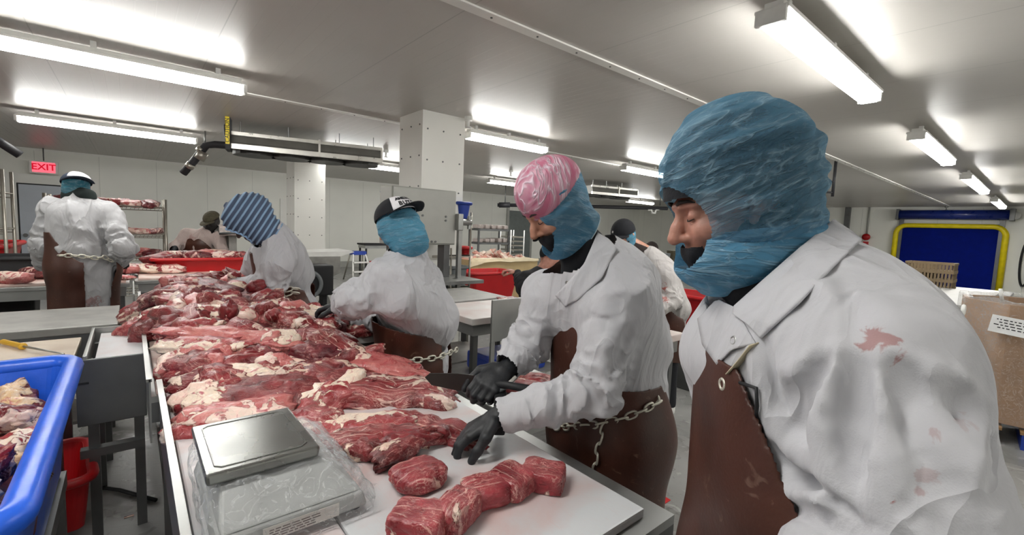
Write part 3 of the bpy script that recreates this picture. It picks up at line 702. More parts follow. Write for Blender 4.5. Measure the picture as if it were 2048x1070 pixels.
# ---------------------------------------------------------------- left of the main table
# small chute table beside the main one
ch = empty('steel_side_chute', (-.07, 3.1, 0), 0, 'small steel side chute with white top between the tables', 'side chute')
box('white_top', (-.075, -.26, .885), (.105, .36, .90), board_mat('chute_board', 'dfe0e2', 'c9a8a4', .35, 6), ch, .004)
MB().box((-.14, -.30, .60), (.11, -.285, .915), .004).build('front_panel', steel_dark, ch)
box('panel_slot', (-.135, -.303, .80), (-.095, -.299, .81), black_rub, ch)
MB().box((-.115, -.285, .84), (-.10, .40, .93), .004).box((-.11, .37, .82), (.11, .385, .93)).build('side_panel', steel, ch)
for sx in (-.09, .08):
    for sy in (-.2, .3): box('leg', (sx-.02, sy-.02, 0), (sx+.02, sy+.02, .86), steel_dark, ch)
MB().box((-.14, -.24, .42), (.10, -.19, .46)).build('cross_bar', steel_dark, ch)
# worn board table with knife sharpening steel
table('steel_board_table', -1.15, -.225, 2.86, 3.45, .875, 'steel table with worn beige board holding the yellow handled steel', 'work table')
board(-1.12, -.222, 2.87, 3.40, .875, .90, beige_board, 'worn beige cutting board at the left edge')
q0, q1, q2 = atz(4, 683, .918), atz(48, 693, .918), atz(128, 708, .915)
ks = empty('sharpening_steel', tuple(q1), 0, 'sharpening steel with yellow handle lying on beige board', 'sharpening steel')
dirv = (q1-q0); pts = [q0-q1+dirv*t for t in (0, .06, .3, .6, .85, .93, 1.0)]
tube('handle', pts, [.010, .014, .0125, .0135, .012, .018, .014], yellow_h, ks, 12); tube('rod', [np.zeros(3), q2-q1], [.006, .0035], steel, ks, 8)
# plain grey steel table behind
t = table('steel_prep_table', -1.45, -.075, 3.72, 4.45, .90, 'empty grey steel table left of the beef heap', 'work table', steel_worn, .05, shelf=.3)
MB().box((-.66, -.36, .70), (.66, -.345, .85)).build('drawer_front', steel_dark, t)
MB().box((.1, -.365, .79), (.14, -.36, .80)).build('latch', plain('bright_metal', '', .3), t)
# tall thin scraper panel standing at the heap's far left corner
o = MB().box((0, 0, 0), (.012, .85, .10), .003).build('steel_guard_rail', steel, None, (.0, 4.45, .88)); tag(o, 'thin upright steel guard plate at the far left of the heap', 'guard plate')
o = MB().box((-.05, 0, 0), (.05, .012, .10), .004).build('steel_stop_plate', steel_worn, None, (.36, 4.78, .885)); tag(o, 'small upright grey plate behind the heap', 'plate')
# blue tub on its stand
bt = tub(-.60, 1.87, .56, .80, 1.26, .44, 0, blue_pl, 'large blue tub of brownish beef trimmings at the left edge', taper=.90, rim=.032)
st_ = empty('tub_stand', (-.60, 1.87, 0), 0, 'dark steel stand under the large blue tub', 'stand')
MB().box((-.38, -.58, .50), (.38, .58, .56)).build('platform', steel_dark, st_)
for sx in (-1, 1):
    for sy in (-1, 1): box('leg', (sx*.35-.025, sy*.54-.025, 0), (sx*.35+.025, sy*.54+.025, .5), steel_dark, st_)
box('lower_shelf', (-.34, -.55, .16), (.34, .55, .19), steel_dark, st_)
tub(-.34, 2.98, .12, .30, .5, .26, .1, red_pl, 'red tub under the beige board table', 'red_tub')
tub(-.10, 2.2, 0, .22, .34, .16, .2, red_pl, 'low red tray on the floor beside the blue tub stand', 'red_tray')
o = tube('floor_cable', [atz(205, 975, .012), atz(240, 980, .012), atz(275, 990, .012), atz(312, 1000, .012)], .010, black_rub); tag(o, 'black cable lying on the floor under the main table', 'cable')
for (px, py) in ((258, 1032), (195, 1055), (345, 1030)):
    q = atz(px, py, .004); o = MB().box((-.02, -.008, 0), (.02, .008, .004), .001).build('floor_scrap', meat_dark, None, (q[0], q[1], 0)); tag(o, 'tiny dark scrap of meat on the floor under the main table', 'meat scrap', 'meat scraps on the floor')

q = atz(1322, 1000, .004); o = MB().box((-.05, -.035, 0), (.05, .035, .006), .002).build('red_scrap', red_pl, None, (q[0], q[1], 0)); tag(o, 'red scrap on the floor between the two nearest workers', 'scrap')
q = atz(1318, 938, .004); o = MB().box((-.03, -.03, 0), (.03, .03, .006), .002).build('paper_scrap', paper, None, (q[0], q[1], 0)); tag(o, 'small white scrap on the floor between the two nearest workers', 'scrap')
# ---------------------------------------------------------------- far left: cutting line in front of the back wall
table('long_cutting_table', -3.2, -.02, 5.92, 6.75, .885, 'long steel cutting table where the back-turned worker stands', 'work table')
board(-3.15, -.05, 5.94, 6.7, .885, .91, pink_board, 'bloodied cutting board in front of the back-turned worker')
table('boning_table', .02, 1.7, 6.1, 6.95, .885, 'steel cutting table carrying the red tub of meat', 'work table', shelf=.25)
board(.05, 1.66, 6.12, 6.9, .885, .91, pink_board, 'pinkish cutting board left of the red tub')
q = atz(400, 548, .91)
tub(q[0]+.1, q[1]+.5, .91, 1.05, .55, .16, .0, red_pl, 'wide red tub heaped with beef before the camouflage cap worker', 'red_tub', taper=.85)
qk0, qk1 = atz(0, 563, .925), atz(52, 562, .925)
o = MB().tube([(0, 0, 0), tuple((qk1-qk0)*.35)], [.014, .010], 8).tube([tuple((qk1-qk0)*.35), tuple(qk1-qk0)], [.012, .003], 6).build('boning_knife', steel_dark, None, tuple(qk0)); tag(o, 'knife lying on the board at the far left edge', 'knife')
# red bins in the far left
a0 = atz(30, 492, 1.05)
tub(-1.9, 8.62, .28, 1.5, 1.2, .85, 0, red_pl, 'big red bin behind the wire rack at the left edge', 'red_bin', taper=.8, rim=.03)
tub(-1.15, 6.3, .02, .62, .5, .45, 0, red_pl, 'red bin on the floor under the long cutting table', 'red_bin', taper=.85)
tub(-1.75, 6.25, .02, .5, .45, .5, 0, black_rub, 'black bin on the floor under the long cutting table', 'black_bin', taper=.85)
q = atz(8, 545, .95); o = tub(q[0]-.15, 7.07, .0, .7, .5, 1.08, 0, black_rub, 'black tray bin at the far left edge behind the board', 'black_bin')
# near wire rack whose right post shows at the left edge
q = aty(17, 450, 7.4)
shelf_rack(q[0]-.62, 7.6, 1.2, .5, (.95, 1.35, 1.75), 'wire rack cut off by the left edge of the view', ht=2.0, post=.016)
# rack with three shelves of meat
ra = aty(333, 500, 8.4); zsh = [aty(333, yy, 8.4)[2] for yy in (416, 470, 515)]
rk = shelf_rack(ra[0]-.62, 8.65, 1.24, .5, [zsh[2]-.5]+zsh[::-1], 'wire rack with three shelves of beef behind the back-turned worker', post=.02, ht=zsh[0]+.12)

# ---------------------------------------------------------------- middle distance
# stainless machine with white tray
q = aty(688, 512, 7.6); mx = q[0]
ma = empty('stainless_machine', (mx-1.0, 8.12, 0), 0, 'stainless trough machine with white lid and curved hose beyond the striped hood', 'machine')
zt_ = q[2]
MB().prism([(-.75, zt_-.42), (.75, zt_-.42), (1.0, zt_-.3), (1.0, zt_-.02), (-.75, zt_-.02)], -.35, .35, 1).build('trough', steel_worn, ma)
MB().prism([(-.7, zt_-.02), (1.0, zt_-.02), (1.25, zt_+.05), (1.2, zt_+.075), (-.7, zt_+.0)], -.33, .33, 1).build('lid_tray', white_plastic, ma)
for sx in (-.65, .85): MB().prism([(sx-.04, zt_-.35), (sx+.04, zt_-.35), (sx+.04, .3), (sx+.16, 0), (sx-.16, 0), (sx-.04, .3)], -.04, .04, 1).build('leg', steel_worn, ma)
MB().box((-.7, -.3, .06), (1.1, -.24, .12)).box((-.7, .2, .06), (1.1, .26, .12)).build('base_rail', steel_worn, ma)
MB().box((-.6, -.2, zt_), (-.5, .2, zt_+.35)).box((-.72, -.3, zt_+.33), (-.15, .3, zt_+.42), .02).build('hood_arm', steel_worn, ma)
sheet('plastic_cover', [[(-.73, -.34, zt_+.3), (-.73, -.3, zt_+.45), (-.73, .3, zt_+.45)], [(-.1, -.34, zt_+.33), (-.1, -.3, zt_+.46), (-.1, .3, zt_+.45)]], silver_pk, ma, amp=.03, sc=9)
tube('hose', [(-.75, -.4, zt_+.33), (-.5, -.42, zt_+.35), (-.3, -.42, zt_+.2), (-.26, -.42, zt_-.1), (-.4, -.42, zt_-.3), (-.7, -.42, zt_-.42)], .018, steel_dark, ma)
q = aty(612, 568, 7.3)
wh = empty('wheeled_motor_unit', (q[0], 7.35, 0), 0, 'black motor unit with round grey edged wheel under the machine', 'machine')
MB().tube([(0, -.12, q[2]), (0, .25, q[2])], .2, 24).build('drum', black_rub, wh, smooth=False); MB().tube([(.2*math.cos(t), -.13, q[2]+.2*math.sin(t)) for t in np.linspace(0, 2*math.pi, 33)[:-1]], .03, 8, True).build('drum_rim', green_gr, wh, smooth=True)
MB().box((-.05, -.05, q[2]-.2), (.42, .3, q[2]+.28), .03).build('motor_case', black_rub, wh)
for sx in (-.1, .3): MB().box((sx-.03, 0, 0), (sx+.03, .2, q[2]-.15)).build('leg', black_rub, wh)
# step ladder with blue top
q = atz(716, 575, 0); q = aty(716, 502, 12.0)
ld = empty('step_ladder', (q[0], 12.0, 0), 0, 'small white step ladder with blue top by the back wall', 'step ladder'); hz = q[2]
box('top_step', (-.19, -.12, hz-.10), (.19, .12, hz), blue_dk, ld, .01)
for sx in (-1, 1):
    tube('front_leg', [(sx*.17, -.1, hz-.08), (sx*.27, -.38, 0)], .022, white_plastic, ld); tube('rear_leg', [(sx*.17, .1, hz-.08), (sx*.25, .38, 0)], .018, galv, ld)
for f_ in (.38, .68): MB().box((-.17-.10*f_, -.1-.28*f_-.09, hz*(1-f_)), (.17+.10*f_, -.1-.28*f_+.02, hz*(1-f_)+.035)).build('step', white_plastic, ld)
tub(q[0]+.5, 11.6, .12, .5, .4, .42, .3, red_pl, 'small red bin beside the step ladder', 'red_bin')
o = table('dark_bench', q[0]+.55, q[0]+1.6, 12.9, 13.5, .95, 'dark bench against the back wall behind the cap wearing worker', 'bench', black_rub, .05, mat_leg=black_rub)
# bandsaw cabinet in front of the near column
q0, q1 = aty(783, 370, 4.7), aty(913, 378, 4.7)
bs = empty('bandsaw', (q0[0], 4.7, 0), 0, 'grey bandsaw with tall flat cabinet in front of the white column', 'bandsaw'); Lx = q1[0]-q0[0]
zb_ = aty(900, 490, 4.7)[2]; zt_ = q0[2]
box('cabinet', (0, 0, zb_), (Lx, .3, zt_), grey_paint, bs, .012); box('cabinet_door', (.015, -.02, zb_+.015), (Lx-.015, 0, zt_-.012), grey_paint, bs, .006)
for u, v in ((.45, .52), (.82, .52), (.82, .45), (.60, .06), (.66, .06)):
    z_ = zb_+(zt_-zb_)*v; MB().tube([(Lx*u, -.03, z_), (Lx*u, -.02, z_)], .013, 8).build('door_bolt', steel_dark, bs)
box('neck_post', (Lx-.12, .05, 0), (Lx-.04, .2, zb_), steel_dark, bs); box('guide_post', (Lx+.02, -.05, .7), (Lx+.07, 0, zt_-.45), steel, bs)
MB().tube([(Lx+.02, -.06, zb_+.28), (Lx+.18, -.06, zb_+.28)], .04, 10).tube([(Lx+.16, -.06, zb_+.20), (Lx+.16, -.06, zb_+.36)], .025, 8).box((Lx-.02, -.1, zb_+.18), (Lx+.05, -.02, zb_+.38), .008).build('guide_clamp', steel, bs)
box('saw_table', (.1, -.35, .92), (Lx+.2, .3, .96), steel, bs); box('base_cabinet', (.1, -.2, 0), (Lx-.2, .28, .7), grey_paint, bs, .01); box('table_support', (.3, -.1, .7), (.5, .15, .92), steel_dark, bs)
# narrow wire rack with blue, grey and red tubs
q = aty(942, 450, 5.05)
nr = empty('wire_tub_stand', (q[0]-.28, 5.2, 0), 0, 'narrow wire stand beside the bandsaw holding blue and grey tubs', 'wire stand')
for sx in (-.02, .28):
    for sy in (-.15, .2): tube('post', [(sx, sy, 0), (sx, sy, aty(945, 425, 5.05)[2] if sx > 0 else 1.3)], .014, galv, nr)
zz = [aty(930, y_, 5.05)[2] for y_ in (437, 510, 572)]
for z_ in zz: MB().box((-.05, -.16, z_-.012), (.28, .2, z_)).box((-.3, -.16, z_-.03), (.28, -.15, z_)).build('wire_shelf', galv, nr)
qb = aty(929, 437, 5.1); tub(qb[0], 5.18, zz[0], .19, .22, .21, 0, blue_dk, 'dark blue tub standing on top of the wire stand', 'blue_tub', taper=.75)
qg = aty(922, 560, 5.1); tub(qg[0]-.05, 5.2, zz[2], .27, .3, .26, 0, green_gr, 'grey tub on the lower shelf of the wire stand', 'grey_tub', taper=.85)
qr = aty(938, 510, 5.1); tub(qr[0]-.02, 5.18, zz[1], .12, .2, .10, 0, red_pl, 'small red basket on the middle shelf of the wire stand', 'red_basket')
qk = aty(777, 400, 5.0); tub(qk[0]+.0, 5.0, qk[2]+.0, .12, .16, .10, 0, blue_dk, 'small blue bucket behind the left edge of the saw', 'blue_bucket')
o = MB().box((-.012, -.012, 0), (.012, .012, qk[2])).build('bucket_post', steel_dark, None, (qk[0], 5.0, 0)); tag(o, 'thin post carrying the small blue bucket', 'post')
# shelf rack with packs and tray trolley
qa, qb = aty(958, 455, 9.2), aty(1018, 455, 9.2)
zs = [aty(985, y_, 9.2)[2] for y_ in (458, 485, 515)]; w2 = (qb[0]-qa[0])/2
rk2 = empty('pack_shelf_rack', ((qa[0]+qb[0])/2, 9.4, 0), 0, 'grey shelf rack of sealed packs beyond the bone box', 'shelf rack')
for sx in (-1, 1):
    for sy in (-.2, .2): box('post', (sx*w2-.02, sy-.02, 0), (sx*w2+.02, sy+.02, zs[0]), steel_dark, rk2)
for z_ in zs+[.6]: box('shelf', (-w2, -.22, z_-.05), (w2, .22, z_), steel_dark, rk2)
rnd = random.Random(11)
for zi, z_ in enumerate(zs[:3]):
    for k in range(5):
        o = MB().box((-.07, -.15, 0), (.07, .15, .09+.02*rnd.random()), .025).build('sealed_meat_pack', silver_pk, None, ((qa[0]+qb[0])/2-w2+.1+k*(2*w2-.18)/4, 9.38, z_)); o.rotation_euler.z = rnd.uniform(-.2, .2)
        tag(o, '%s sealed pack on the %s shelf of the grey pack rack' % (('leftmost', 'second', 'middle', 'fourth', 'rightmost')[k], ('top', 'second', 'third')[zi]), 'meat pack', 'sealed packs on the grey rack, %s shelf' % ('top', 'second', 'third')[zi])
qa = aty(1028, 490, 10.5)
tt = empty('tray_trolley', (qa[0], 10.6, 0), 0, 'tall trolley of metal trays left of the pink capped worker', 'tray trolley'); zt_ = aty(1028, 460, 10.5)[2]
for sx in (-.26, .26):
    for sy in (-.25, .25): tube('post', [(sx, sy, 0), (sx, sy, zt_)], .018, white_plastic, tt)
for k in range(8): MB().box((-.25, -.25, .4+k*(zt_-.5)/8), (.25, .25, .44+k*(zt_-.5)/8)).build('tray', galv, tt)
# big cardboard box of bones
qa, qb = aty(943, 520, 6.3), aty(1075, 525, 6.3); zc = aty(1000, 520, 6.3)[2]
bxm = empty('bone_box', ((qa[0]+qb[0])/2, 6.75, 0), 0, 'big cardboard bin heaped with pale bones', 'cardboard bin'); hw_ = (qb[0]-qa[0])/2
for lo, hi in (((-hw_, -.45, .12), (hw_, -.42, zc)), ((-hw_, .42, .12), (hw_, .45, zc)), ((-hw_, -.42, .12), (-hw_+.03, .42, zc)), ((hw_-.03, -.42, .12), (hw_, .42, zc))): box('side_panel', lo, hi, card_l, bxm)
box('bottom_panel', (-hw_+.03, -.42, .12), (hw_-.03, .42, .2), card_l, bxm); box('pallet_base', (-hw_, -.45, 0), (hw_, .45, .12), wood, bxm)
sheet('liner', [[(-hw_-.03, -.47, zc-.14), (-hw_-.02, -.46, zc+.01), (-hw_+.05, -.35, zc+.03)], [(-hw_+.25, -.48, zc-.03), (-hw_+.3, -.46, zc+.015), (-hw_+.3, -.35, zc+.03)], [(hw_, -.47, zc-.03), (hw_, -.46, zc+.01), (hw_-.05, -.35, zc+.02)]], plain('plastic_liner', 'd2c4a4', .4), bxm, amp=.03, sc=9)
BONES = (bxm.location.copy(), hw_, zc)
qa, qb = aty(950, 548, 5.4), aty(1032, 548, 5.4)
tub((qa[0]+qb[0])/2+.05, 5.7, qa[2]-.42, qb[0]-qa[0]+.1, .55, .42, 0, red_pl, 'deep red tub before the cardboard box of bones', 'red_tub', taper=.8)
o = box('tub_dolly', ((qa[0]+qb[0])/2-.3, 5.45, 0), ((qa[0]+qb[0])/2+.35, 5.95, qa[2]-.42), steel_dark); tag(o, 'dark steel box stand under the deep red tub', 'stand')
# steel tables between the two middle workers
table('white_top_table', 1.95, 3.05, 2.75, 3.42, .90, 'table with white top right of the black cap worker', 'work table', board_mat('table_board', 'd9d4d0', 'b98a80', .4, 1), .05, shelf=.35)
table('steel_top_table', 2.05, 2.92, 3.5, 4.25, .90, 'grey steel topped table behind the white topped one', 'work table', steel_worn, .04, shelf=.3)
qp = aty(984, 600, 2.62); o = MB().box((0, -.01, qp[2]-.32), (.50, .01, qp[2]), .006).box((.0, -.01, 0), (.035, .01, qp[2]-.32)).box((.465, -.01, 0), (.50, .01, qp[2]-.32)).build('steel_splash_panel', steel, None, (qp[0], 2.62, 0)); tag(o, 'upright grey steel panel left of the pink capped worker', 'panel')
o = MB().box((-.3, -.2, 0), (.3, .2, .16), .03).build('blue_crate', blue_dk, None, (2.55, 3.05, .35)); tag(o, 'blue crate on the shelf under the white topped table', 'crate')
# right side tables
table('small_side_table', 2.45, 3.02, 1.64, 2.15, .90, 'small steel table between the pink capped and hooded workers', 'work table', board_mat('side_board', 'd5cfca', 'b98a80', .4, 9), .05, shelf=.2)
table('far_packing_table', 4.1, 5.3, 2.5, 3.3, .93, 'packing table beside the red tub on the right', 'work table', white_board, .05, shelf=.4)
q = atz(1395, 592, .98)
tub(q[0]+.12, q[1]+.15, .66, .46, .62, .32, .0, red_pl, 'red tub standing left of the blue hooded worker', 'red_tub', taper=.8)
o = MB().box((-.2, -.25, 0), (.2, .25, .66), .01).build('tub_pedestal', steel_dark, None, (q[0]+.12, q[1]+.15, 0)); tag(o, 'dark pedestal under the red tub left of the hooded worker', 'stand')
# cluttered shelving far beyond (seen between P7 and the hood)
q = D(1340, 530, 9.0)
cs = table('clutter_bench', q[0]-.7, q[0]+.8, q[1]-.4, q[1]+.4, 1.0, 'far bench with clutter beyond the black capped worker', 'bench', steel_worn, .05, shelf=.5)
for k in range(6):
    o = MB().tube([(0, 0, 0), (0, 0, .18+.05*(k % 3))], [.07, .09], 10).build('grey_canister', green_gr if k % 2 else olive, None, (q[0]-.55+.2*k, q[1]-.1, 1.0)); tag(o, '%s canister of six on the far bench beyond the black capped worker' % ('leftmost', 'second', 'third', 'fourth', 'fifth', 'rightmost')[k], 'canister', 'canisters on the far bench')
# crates, steel machine table, cardboard bin on pallet at right
q = atx(1850, 575, 9.4)
for k in range(3):
    m = MB(); a, b, h = .22, .27, .13
    for i in range(9):
        for (fx, fy, tx, ty) in ((-a, -b, a, -b), (-a, b, a, b)):
            x_ = -a+.03+i*(2*a-.06)/8; m.box((x_-.012, fy-.01, .01), (x_+.012, fy+.01, h-.02))
    for i in range(13):
        y_ = -b+.03+i*(2*b-.06)/12
        for sx in (-a, a): m.box((sx-.01, y_-.012, .01), (sx+.01, y_+.012, h-.02))
    for z0, z1 in ((0, .018), (h-.028, h)):
        for sx in (-a, a): m.box((sx-.014, -b-.014, z0), (sx+.014, b+.014, z1))
        for sy in (-b, b): m.box((-a, sy-.014, z0), (a, sy+.014, z1))
    m.box((-a, -b, 0), (a, b, .008))
    o = m.build('slatted_crate', brown_crate, None, (9.6, q[1]-.02, .94+k*.131)); tag(o, ('lowest', 'middle', 'topmost')[k]+' brown slatted crate in the stack before the blue door', 'crate', 'brown crates stacked before the blue door')
table('crate_table', 9.3, 10.2, q[1]-.9, q[1]+.5, .94, 'steel table holding the crates before the blue door', 'table')
sm = empty('steel_trough', (7.9, .85, 0), 0, 'large steel trough with a round port behind the hooded worker', 'steel trough')
zt_ = .98
box('top_ledge', (-1.25, -.42, zt_-.03), (1.2, .45, zt_), steel_worn, sm); box('side_panel', (-1.2, -.40, .55), (1.15, .42, zt_-.03), steel_worn, sm)
q = aty(1925, 620, .44); tube('round_port', [(q[0]-7.9+.035*math.cos(t), -.415, q[2]+.035*math.sin(t)) for t in np.linspace(0, 2*math.pi, 17)[:-1]], .014, white_plastic, sm, 8, True)
for sx in (-1.1, 1.0):
    for sy in (-.33, .35): box('leg', (sx-.03, sy-.03, 0), (sx+.03, sy+.03, .55), steel, sm)
table('white_corner_table', 5.75, 6.55, .60, .90, .90, 'small white topped table left of the wrapped cardboard bin', 'work table', white_plastic, .05)
q = atz(1990, 600, 1.16)
gb = empty('wrapped_cardboard_bin', (5.95, .02, 0), .08, 'tall cardboard bin wrapped in clear film at the right edge', 'cardboard bin')
poly = [(.5*math.cos(t)*(1.06 if i % 2 else 1), .5*math.sin(t)*(1.06 if i % 2 else 1)) for i, t in enumerate(np.linspace(0, 2*math.pi, 9)[:-1]+.39)]
zc0, zc1 = .16, 1.14; inn = [(x*.94, y*.94) for x, y in poly]; n_ = 8
MB().add([(x, y, z) for z, pl in ((zc0, poly), (zc1, poly), (zc1, inn), (zc0+.03, inn)) for x, y in pl], [tuple(range(8))[::-1]]+[(r_*8+k, r_*8+(k+1) % 8, (r_+1)*8+(k+1) % 8, (r_+1)*8+k) for r_ in range(3) for k in range(8)]+[tuple(range(24, 32))]).build('box', card, gb)
ring = [[(x*s_, y*s_, z_) for z_, s_ in ((zc0-.02, 1.06), (.5, 1.05), (.9, 1.06), (zc1+.03, 1.04), (zc1+.02, .9), (zc1-.2, .9))] for x, y in poly+[poly[0]]]
sheet('film_wrap', ring, film, gb, nu=80, nv=40, amp=.02, sc=7, seed=2)
tube('film_tail', [(-.42, .25, zc1+.02), (-.44, .27, zc1+.12)], .012, white_plastic, gb)
lb = MB().box((-.001, -.11, -.07), (0, .11, .07)).build('label', paper, gb); q = D(2003, 650, 4.35)
lm = MB()
for rw in range(4):
    y_ = -.09
    while y_ < .07:
        w3 = rr_.uniform(.008, .03); lm.box((-.002, y_, -.03+rw*.022), (-.001, y_+w3, -.022+rw*.022)); y_ += w3+.01
lm.build('label_print', ink, lb)
LABEL_OBJ = lb
q = atx(2003, 650, 5.40); lb.location = (-.552, q[1]-.02, q[2]); lb.rotation_euler = (.12, 0, .0)
pa = empty('pallet', (5.95, .02, 0), .08, 'blue pallet under the wrapped cardboard bin', 'pallet')
for yy in (-.45, -.22, 0, .22, .45): box('deck_board', (-.55, yy-.06, .12), (.55, yy+.06, .14), wood, pa)
for yy in (-.48, 0, .48): box('runner', (-.55, yy-.05, 0), (.55, yy+.05, .12), blue_dk, pa)

# ================================================================ people
def nrm(v): v = np.array(v, float); return v/np.linalg.norm(v)
RV, FV, UV = _r, _f, _u
def dirv_(r, f, u): return nrm(RV*r+nrm([_f[0], _f[1], 0])*f+np.array([0, 0, 1.0])*u)
def surf(body, px, py, off=0.0, w0=.25, w1=9.0):
    """first point of a body seen along the line of sight through (px, py), pushed out by off"""
    d = ray(px, py); w = w0; L = np.linalg.norm(d); best = (9, w0)
    for _ in range(160):
        e = float(body.eval((CAM+d*w)[None])[0]); best = min(best, (e, w))
        if e < .0006: break
        w += max(e, .0005)/L*.8
        if w > w1: w = best[1]; break
    if best[0] > .03: w = best[1]
    p = CAM+d*w; h = .004
    g = np.array([body.eval((p+h*e_)[None])[0]-body.eval((p-h*e_)[None])[0] for e_ in np.eye(3)]); g = g/(np.linalg.norm(g)+1e-9)
    return p+g*off, g
def head(B, T, s=1.0, neck=None, nose=1.0):
    S_ = lambda p: tuple(np.array(p)*s)
    B.ell(S_((0, -.012, .03)), (.076*s, .098*s, .092*s), T=T, k=.02)
    B.ell(S_((0, .030, -.045)), (.060*s, .062*s, .078*s), T=T, k=.03)
    B.cap(S_((0, .062, -.100)), S_((0, .066, -.104)), .022*s, .020*s, k=.025, T=T)
    for sx in (-1, 1):
        B.cap(S_((sx*.012, .090, .022)), S_((sx*.046, .074, .024)), .0105*s, .009*s, k=.014, T=T)
        B.cap(S_((sx*.040, .070, -.030)), S_((sx*.05, .045, -.03)), .018*s, .02*s, k=.02, T=T)
    for sx in (-1, 1): B.ell(S_((sx*.033, .098, .001)), (.019*s, .017*s, .013*s), T=T, k=.012, sub=True)
    for sx in (-1, 1): B.ell(S_((sx*.032, .0745, .001)), (.0145*s, .0145*s, .0125*s), T=T, k=.004)
    B.chain([S_((0, .090, .008)), S_((0, .104*nose, -.018)), S_((0, .113*nose, -.036))], [.0085*s, .0105*s, .0135*s], k=.010, T=T)
    for sx in (-1, 1): B.cap(S_((sx*.011, .098, -.040)), S_((sx*.014, .092, -.041)), .0085*s, .008*s, k=.006, T=T)
    B.cap(S_((-.016, .086, -.070)), S_((.016, .086, -.070)), .008*s, k=.007, T=T); B.cap(S_((-.014, .083, -.081)), S_((.014, .083, -.081)), .009*s, k=.007, T=T)
    for sx in (-1, 1): B.chain([S_((sx*.078, -.01, .02)), S_((sx*.084, -.02, .0)), S_((sx*.078, -.008, -.03))], [.010*s, .012*s, .008*s], k=.006, T=T)
    if neck is not None: B.cap(T(S_((0, -.025, -.05))), neck, .056*s, .062*s, k=.03)
def hand(B, w, d, n, side=1, curl=.5, s=1.0, dr=0.0, spread=.0, curls=None):
    """w wrist, d towards the fingers, n back of the hand, side +1 puts the thumb along cross(d, n)"""
    w = np.array(w, float); d = nrm(d); n = nrm(np.array(n)-d*np.dot(n, d)); sd = np.cross(d, n)*side
    B.ell(w+d*.048*s, np.array([.046, .037, .019])*s+dr, np.stack([d, sd, n], 1), k=.012)
    offs = (.029, .010, -.010, -.028); ln = (.072, .080, .074, .058)
    for i in range(4):
        k0 = w+d*(.086-.004*abs(i-1))*s+sd*offs[i]*s+n*.003*s; B.cap(w+d*.02*s+sd*offs[i]*.7*s, k0, .013*s+dr, .0118*s+dr, k=.01)
        c = (curls[i] if curls else curl*(1+.12*i)); a = c*.5; p = k0
        for L, ac, r in ((.46, 1.0, .0103), (.31, 1.2, .0094), (.23, .8, .0084)):
            dd = nrm(d*math.cos(a)-n*math.sin(a)+sd*spread*(1.2-.8*i)*.12); q = p+dd*ln[i]*L*s; B.cap(p, q, r*s+dr, (r-.0008)*s+dr, k=.004); p = q; a += c*ac
    t0 = w+d*.018*s+sd*.026*s; t1 = t0+(d*.030+sd*.026-n*.010)*s; t2 = t1+(d*.032+sd*.008-n*.010*(1+curl))*s; t3 = t2+(d*.024-sd*.003-n*.010*(1+curl))*s
    B.chain([t0, t1, t2, t3], [.015*s+dr, .0125*s+dr, .0108*s+dr, .009*s+dr], k=.008)
def chain_belt(name, pts, mat, parent, origin, link_len=.034, r=.0032, wid=.010):
    """oval steel links along a path"""
    pts = [np.array(p, float) for p in pts]; L = [0]
    for a, b in zip(pts, pts[1:]): L.append(L[-1]+np.linalg.norm(b-a))
    m = MB(); n = max(2, int(L[-1]/(link_len*.78)))
    def at_(t):
        t = min(max(t, 0), L[-1]-1e-6); i = max(k for k in range(len(L)-1) if L[k] <= t); return pts[i]+(pts[i+1]-pts[i])*((t-L[i])/(L[i+1]-L[i]+1e-9)), nrm(pts[i+1]-pts[i])
    for k in range(n):
        c, d = at_((k+.5)*L[-1]/n); up = np.array([0, 0, 1.0]) if abs(d[2]) < .9 else -nrm([_f[0], _f[1], 0]); a = nrm(np.cross(d, up)); b = np.cross(a, d); q = b if k % 2 else nrm(a*.8+b*.35)
        ring = []
        for t in np.linspace(0, 2*math.pi, 15)[:-1]:
            ct, s_ = math.cos(t), math.sin(t); ring.append(c+d*(math.copysign(abs(ct)**.7, ct)*link_len*.5)+q*(s_*wid)-np.array(origin))
        m.tube(ring, r, 6, True)
    return m.build(name, mat, parent, smooth=True)
def put(o_, name, fn): pass
def coat_disp(arms, A=.007, seed=0.0, sc=5.0, bunch=()):
    def f(P):
        wv = np.stack([vnoise(P, 4.5, seed+k) for k in (.3, 3.3, 6.3)], -1)*.035; q = (P+wv)*np.array([1.0, 1.0, .5])
        r1 = np.clip(1-2.6*np.abs(vnoise(q, sc*1.25, seed)), 0, 1)**1.5; r2 = np.clip(1-2.4*np.abs(vnoise(q, sc*2.9, seed+4)), 0, 1)**1.3; d = -A*1.5*r1-A*.6*r2-A*.5*vnoise(P, 7, seed+3)
        for (a, b, c) in arms:            # creases around the elbow and along the sleeve
            for p0, p1, el in ((a, b, 1), (b, c, 0)):
                ba = p1-p0; L = np.linalg.norm(ba); h = np.clip(((P-p0)@ba)/(L*L), 0, 1); dist = np.linalg.norm(P-p0-h[:, None]*ba, axis=1)
                m = np.clip(1-(dist-.08)/.06, 0, 1); e = np.exp(-(((h-el)*L)/.13)**2)+(.45 if el == 0 else .25)
                ph = h*L*46+3.6*vnoise(P, 7, seed+1)+2*vnoise(P, 16, seed+5); d = d-A*1.5*m*e*(np.clip(1-1.5*np.abs(np.sin(ph)), 0, 1)-.3)
        for (z0, hgt, amp) in bunch:
            e = np.exp(-((P[:, 2]-z0)/hgt)**2); d = d-amp*e*np.clip(1-2*np.abs(vnoise(P*np.array([1, 1, .25]), 17, seed+2)), 0, 1)
        return d
    return f

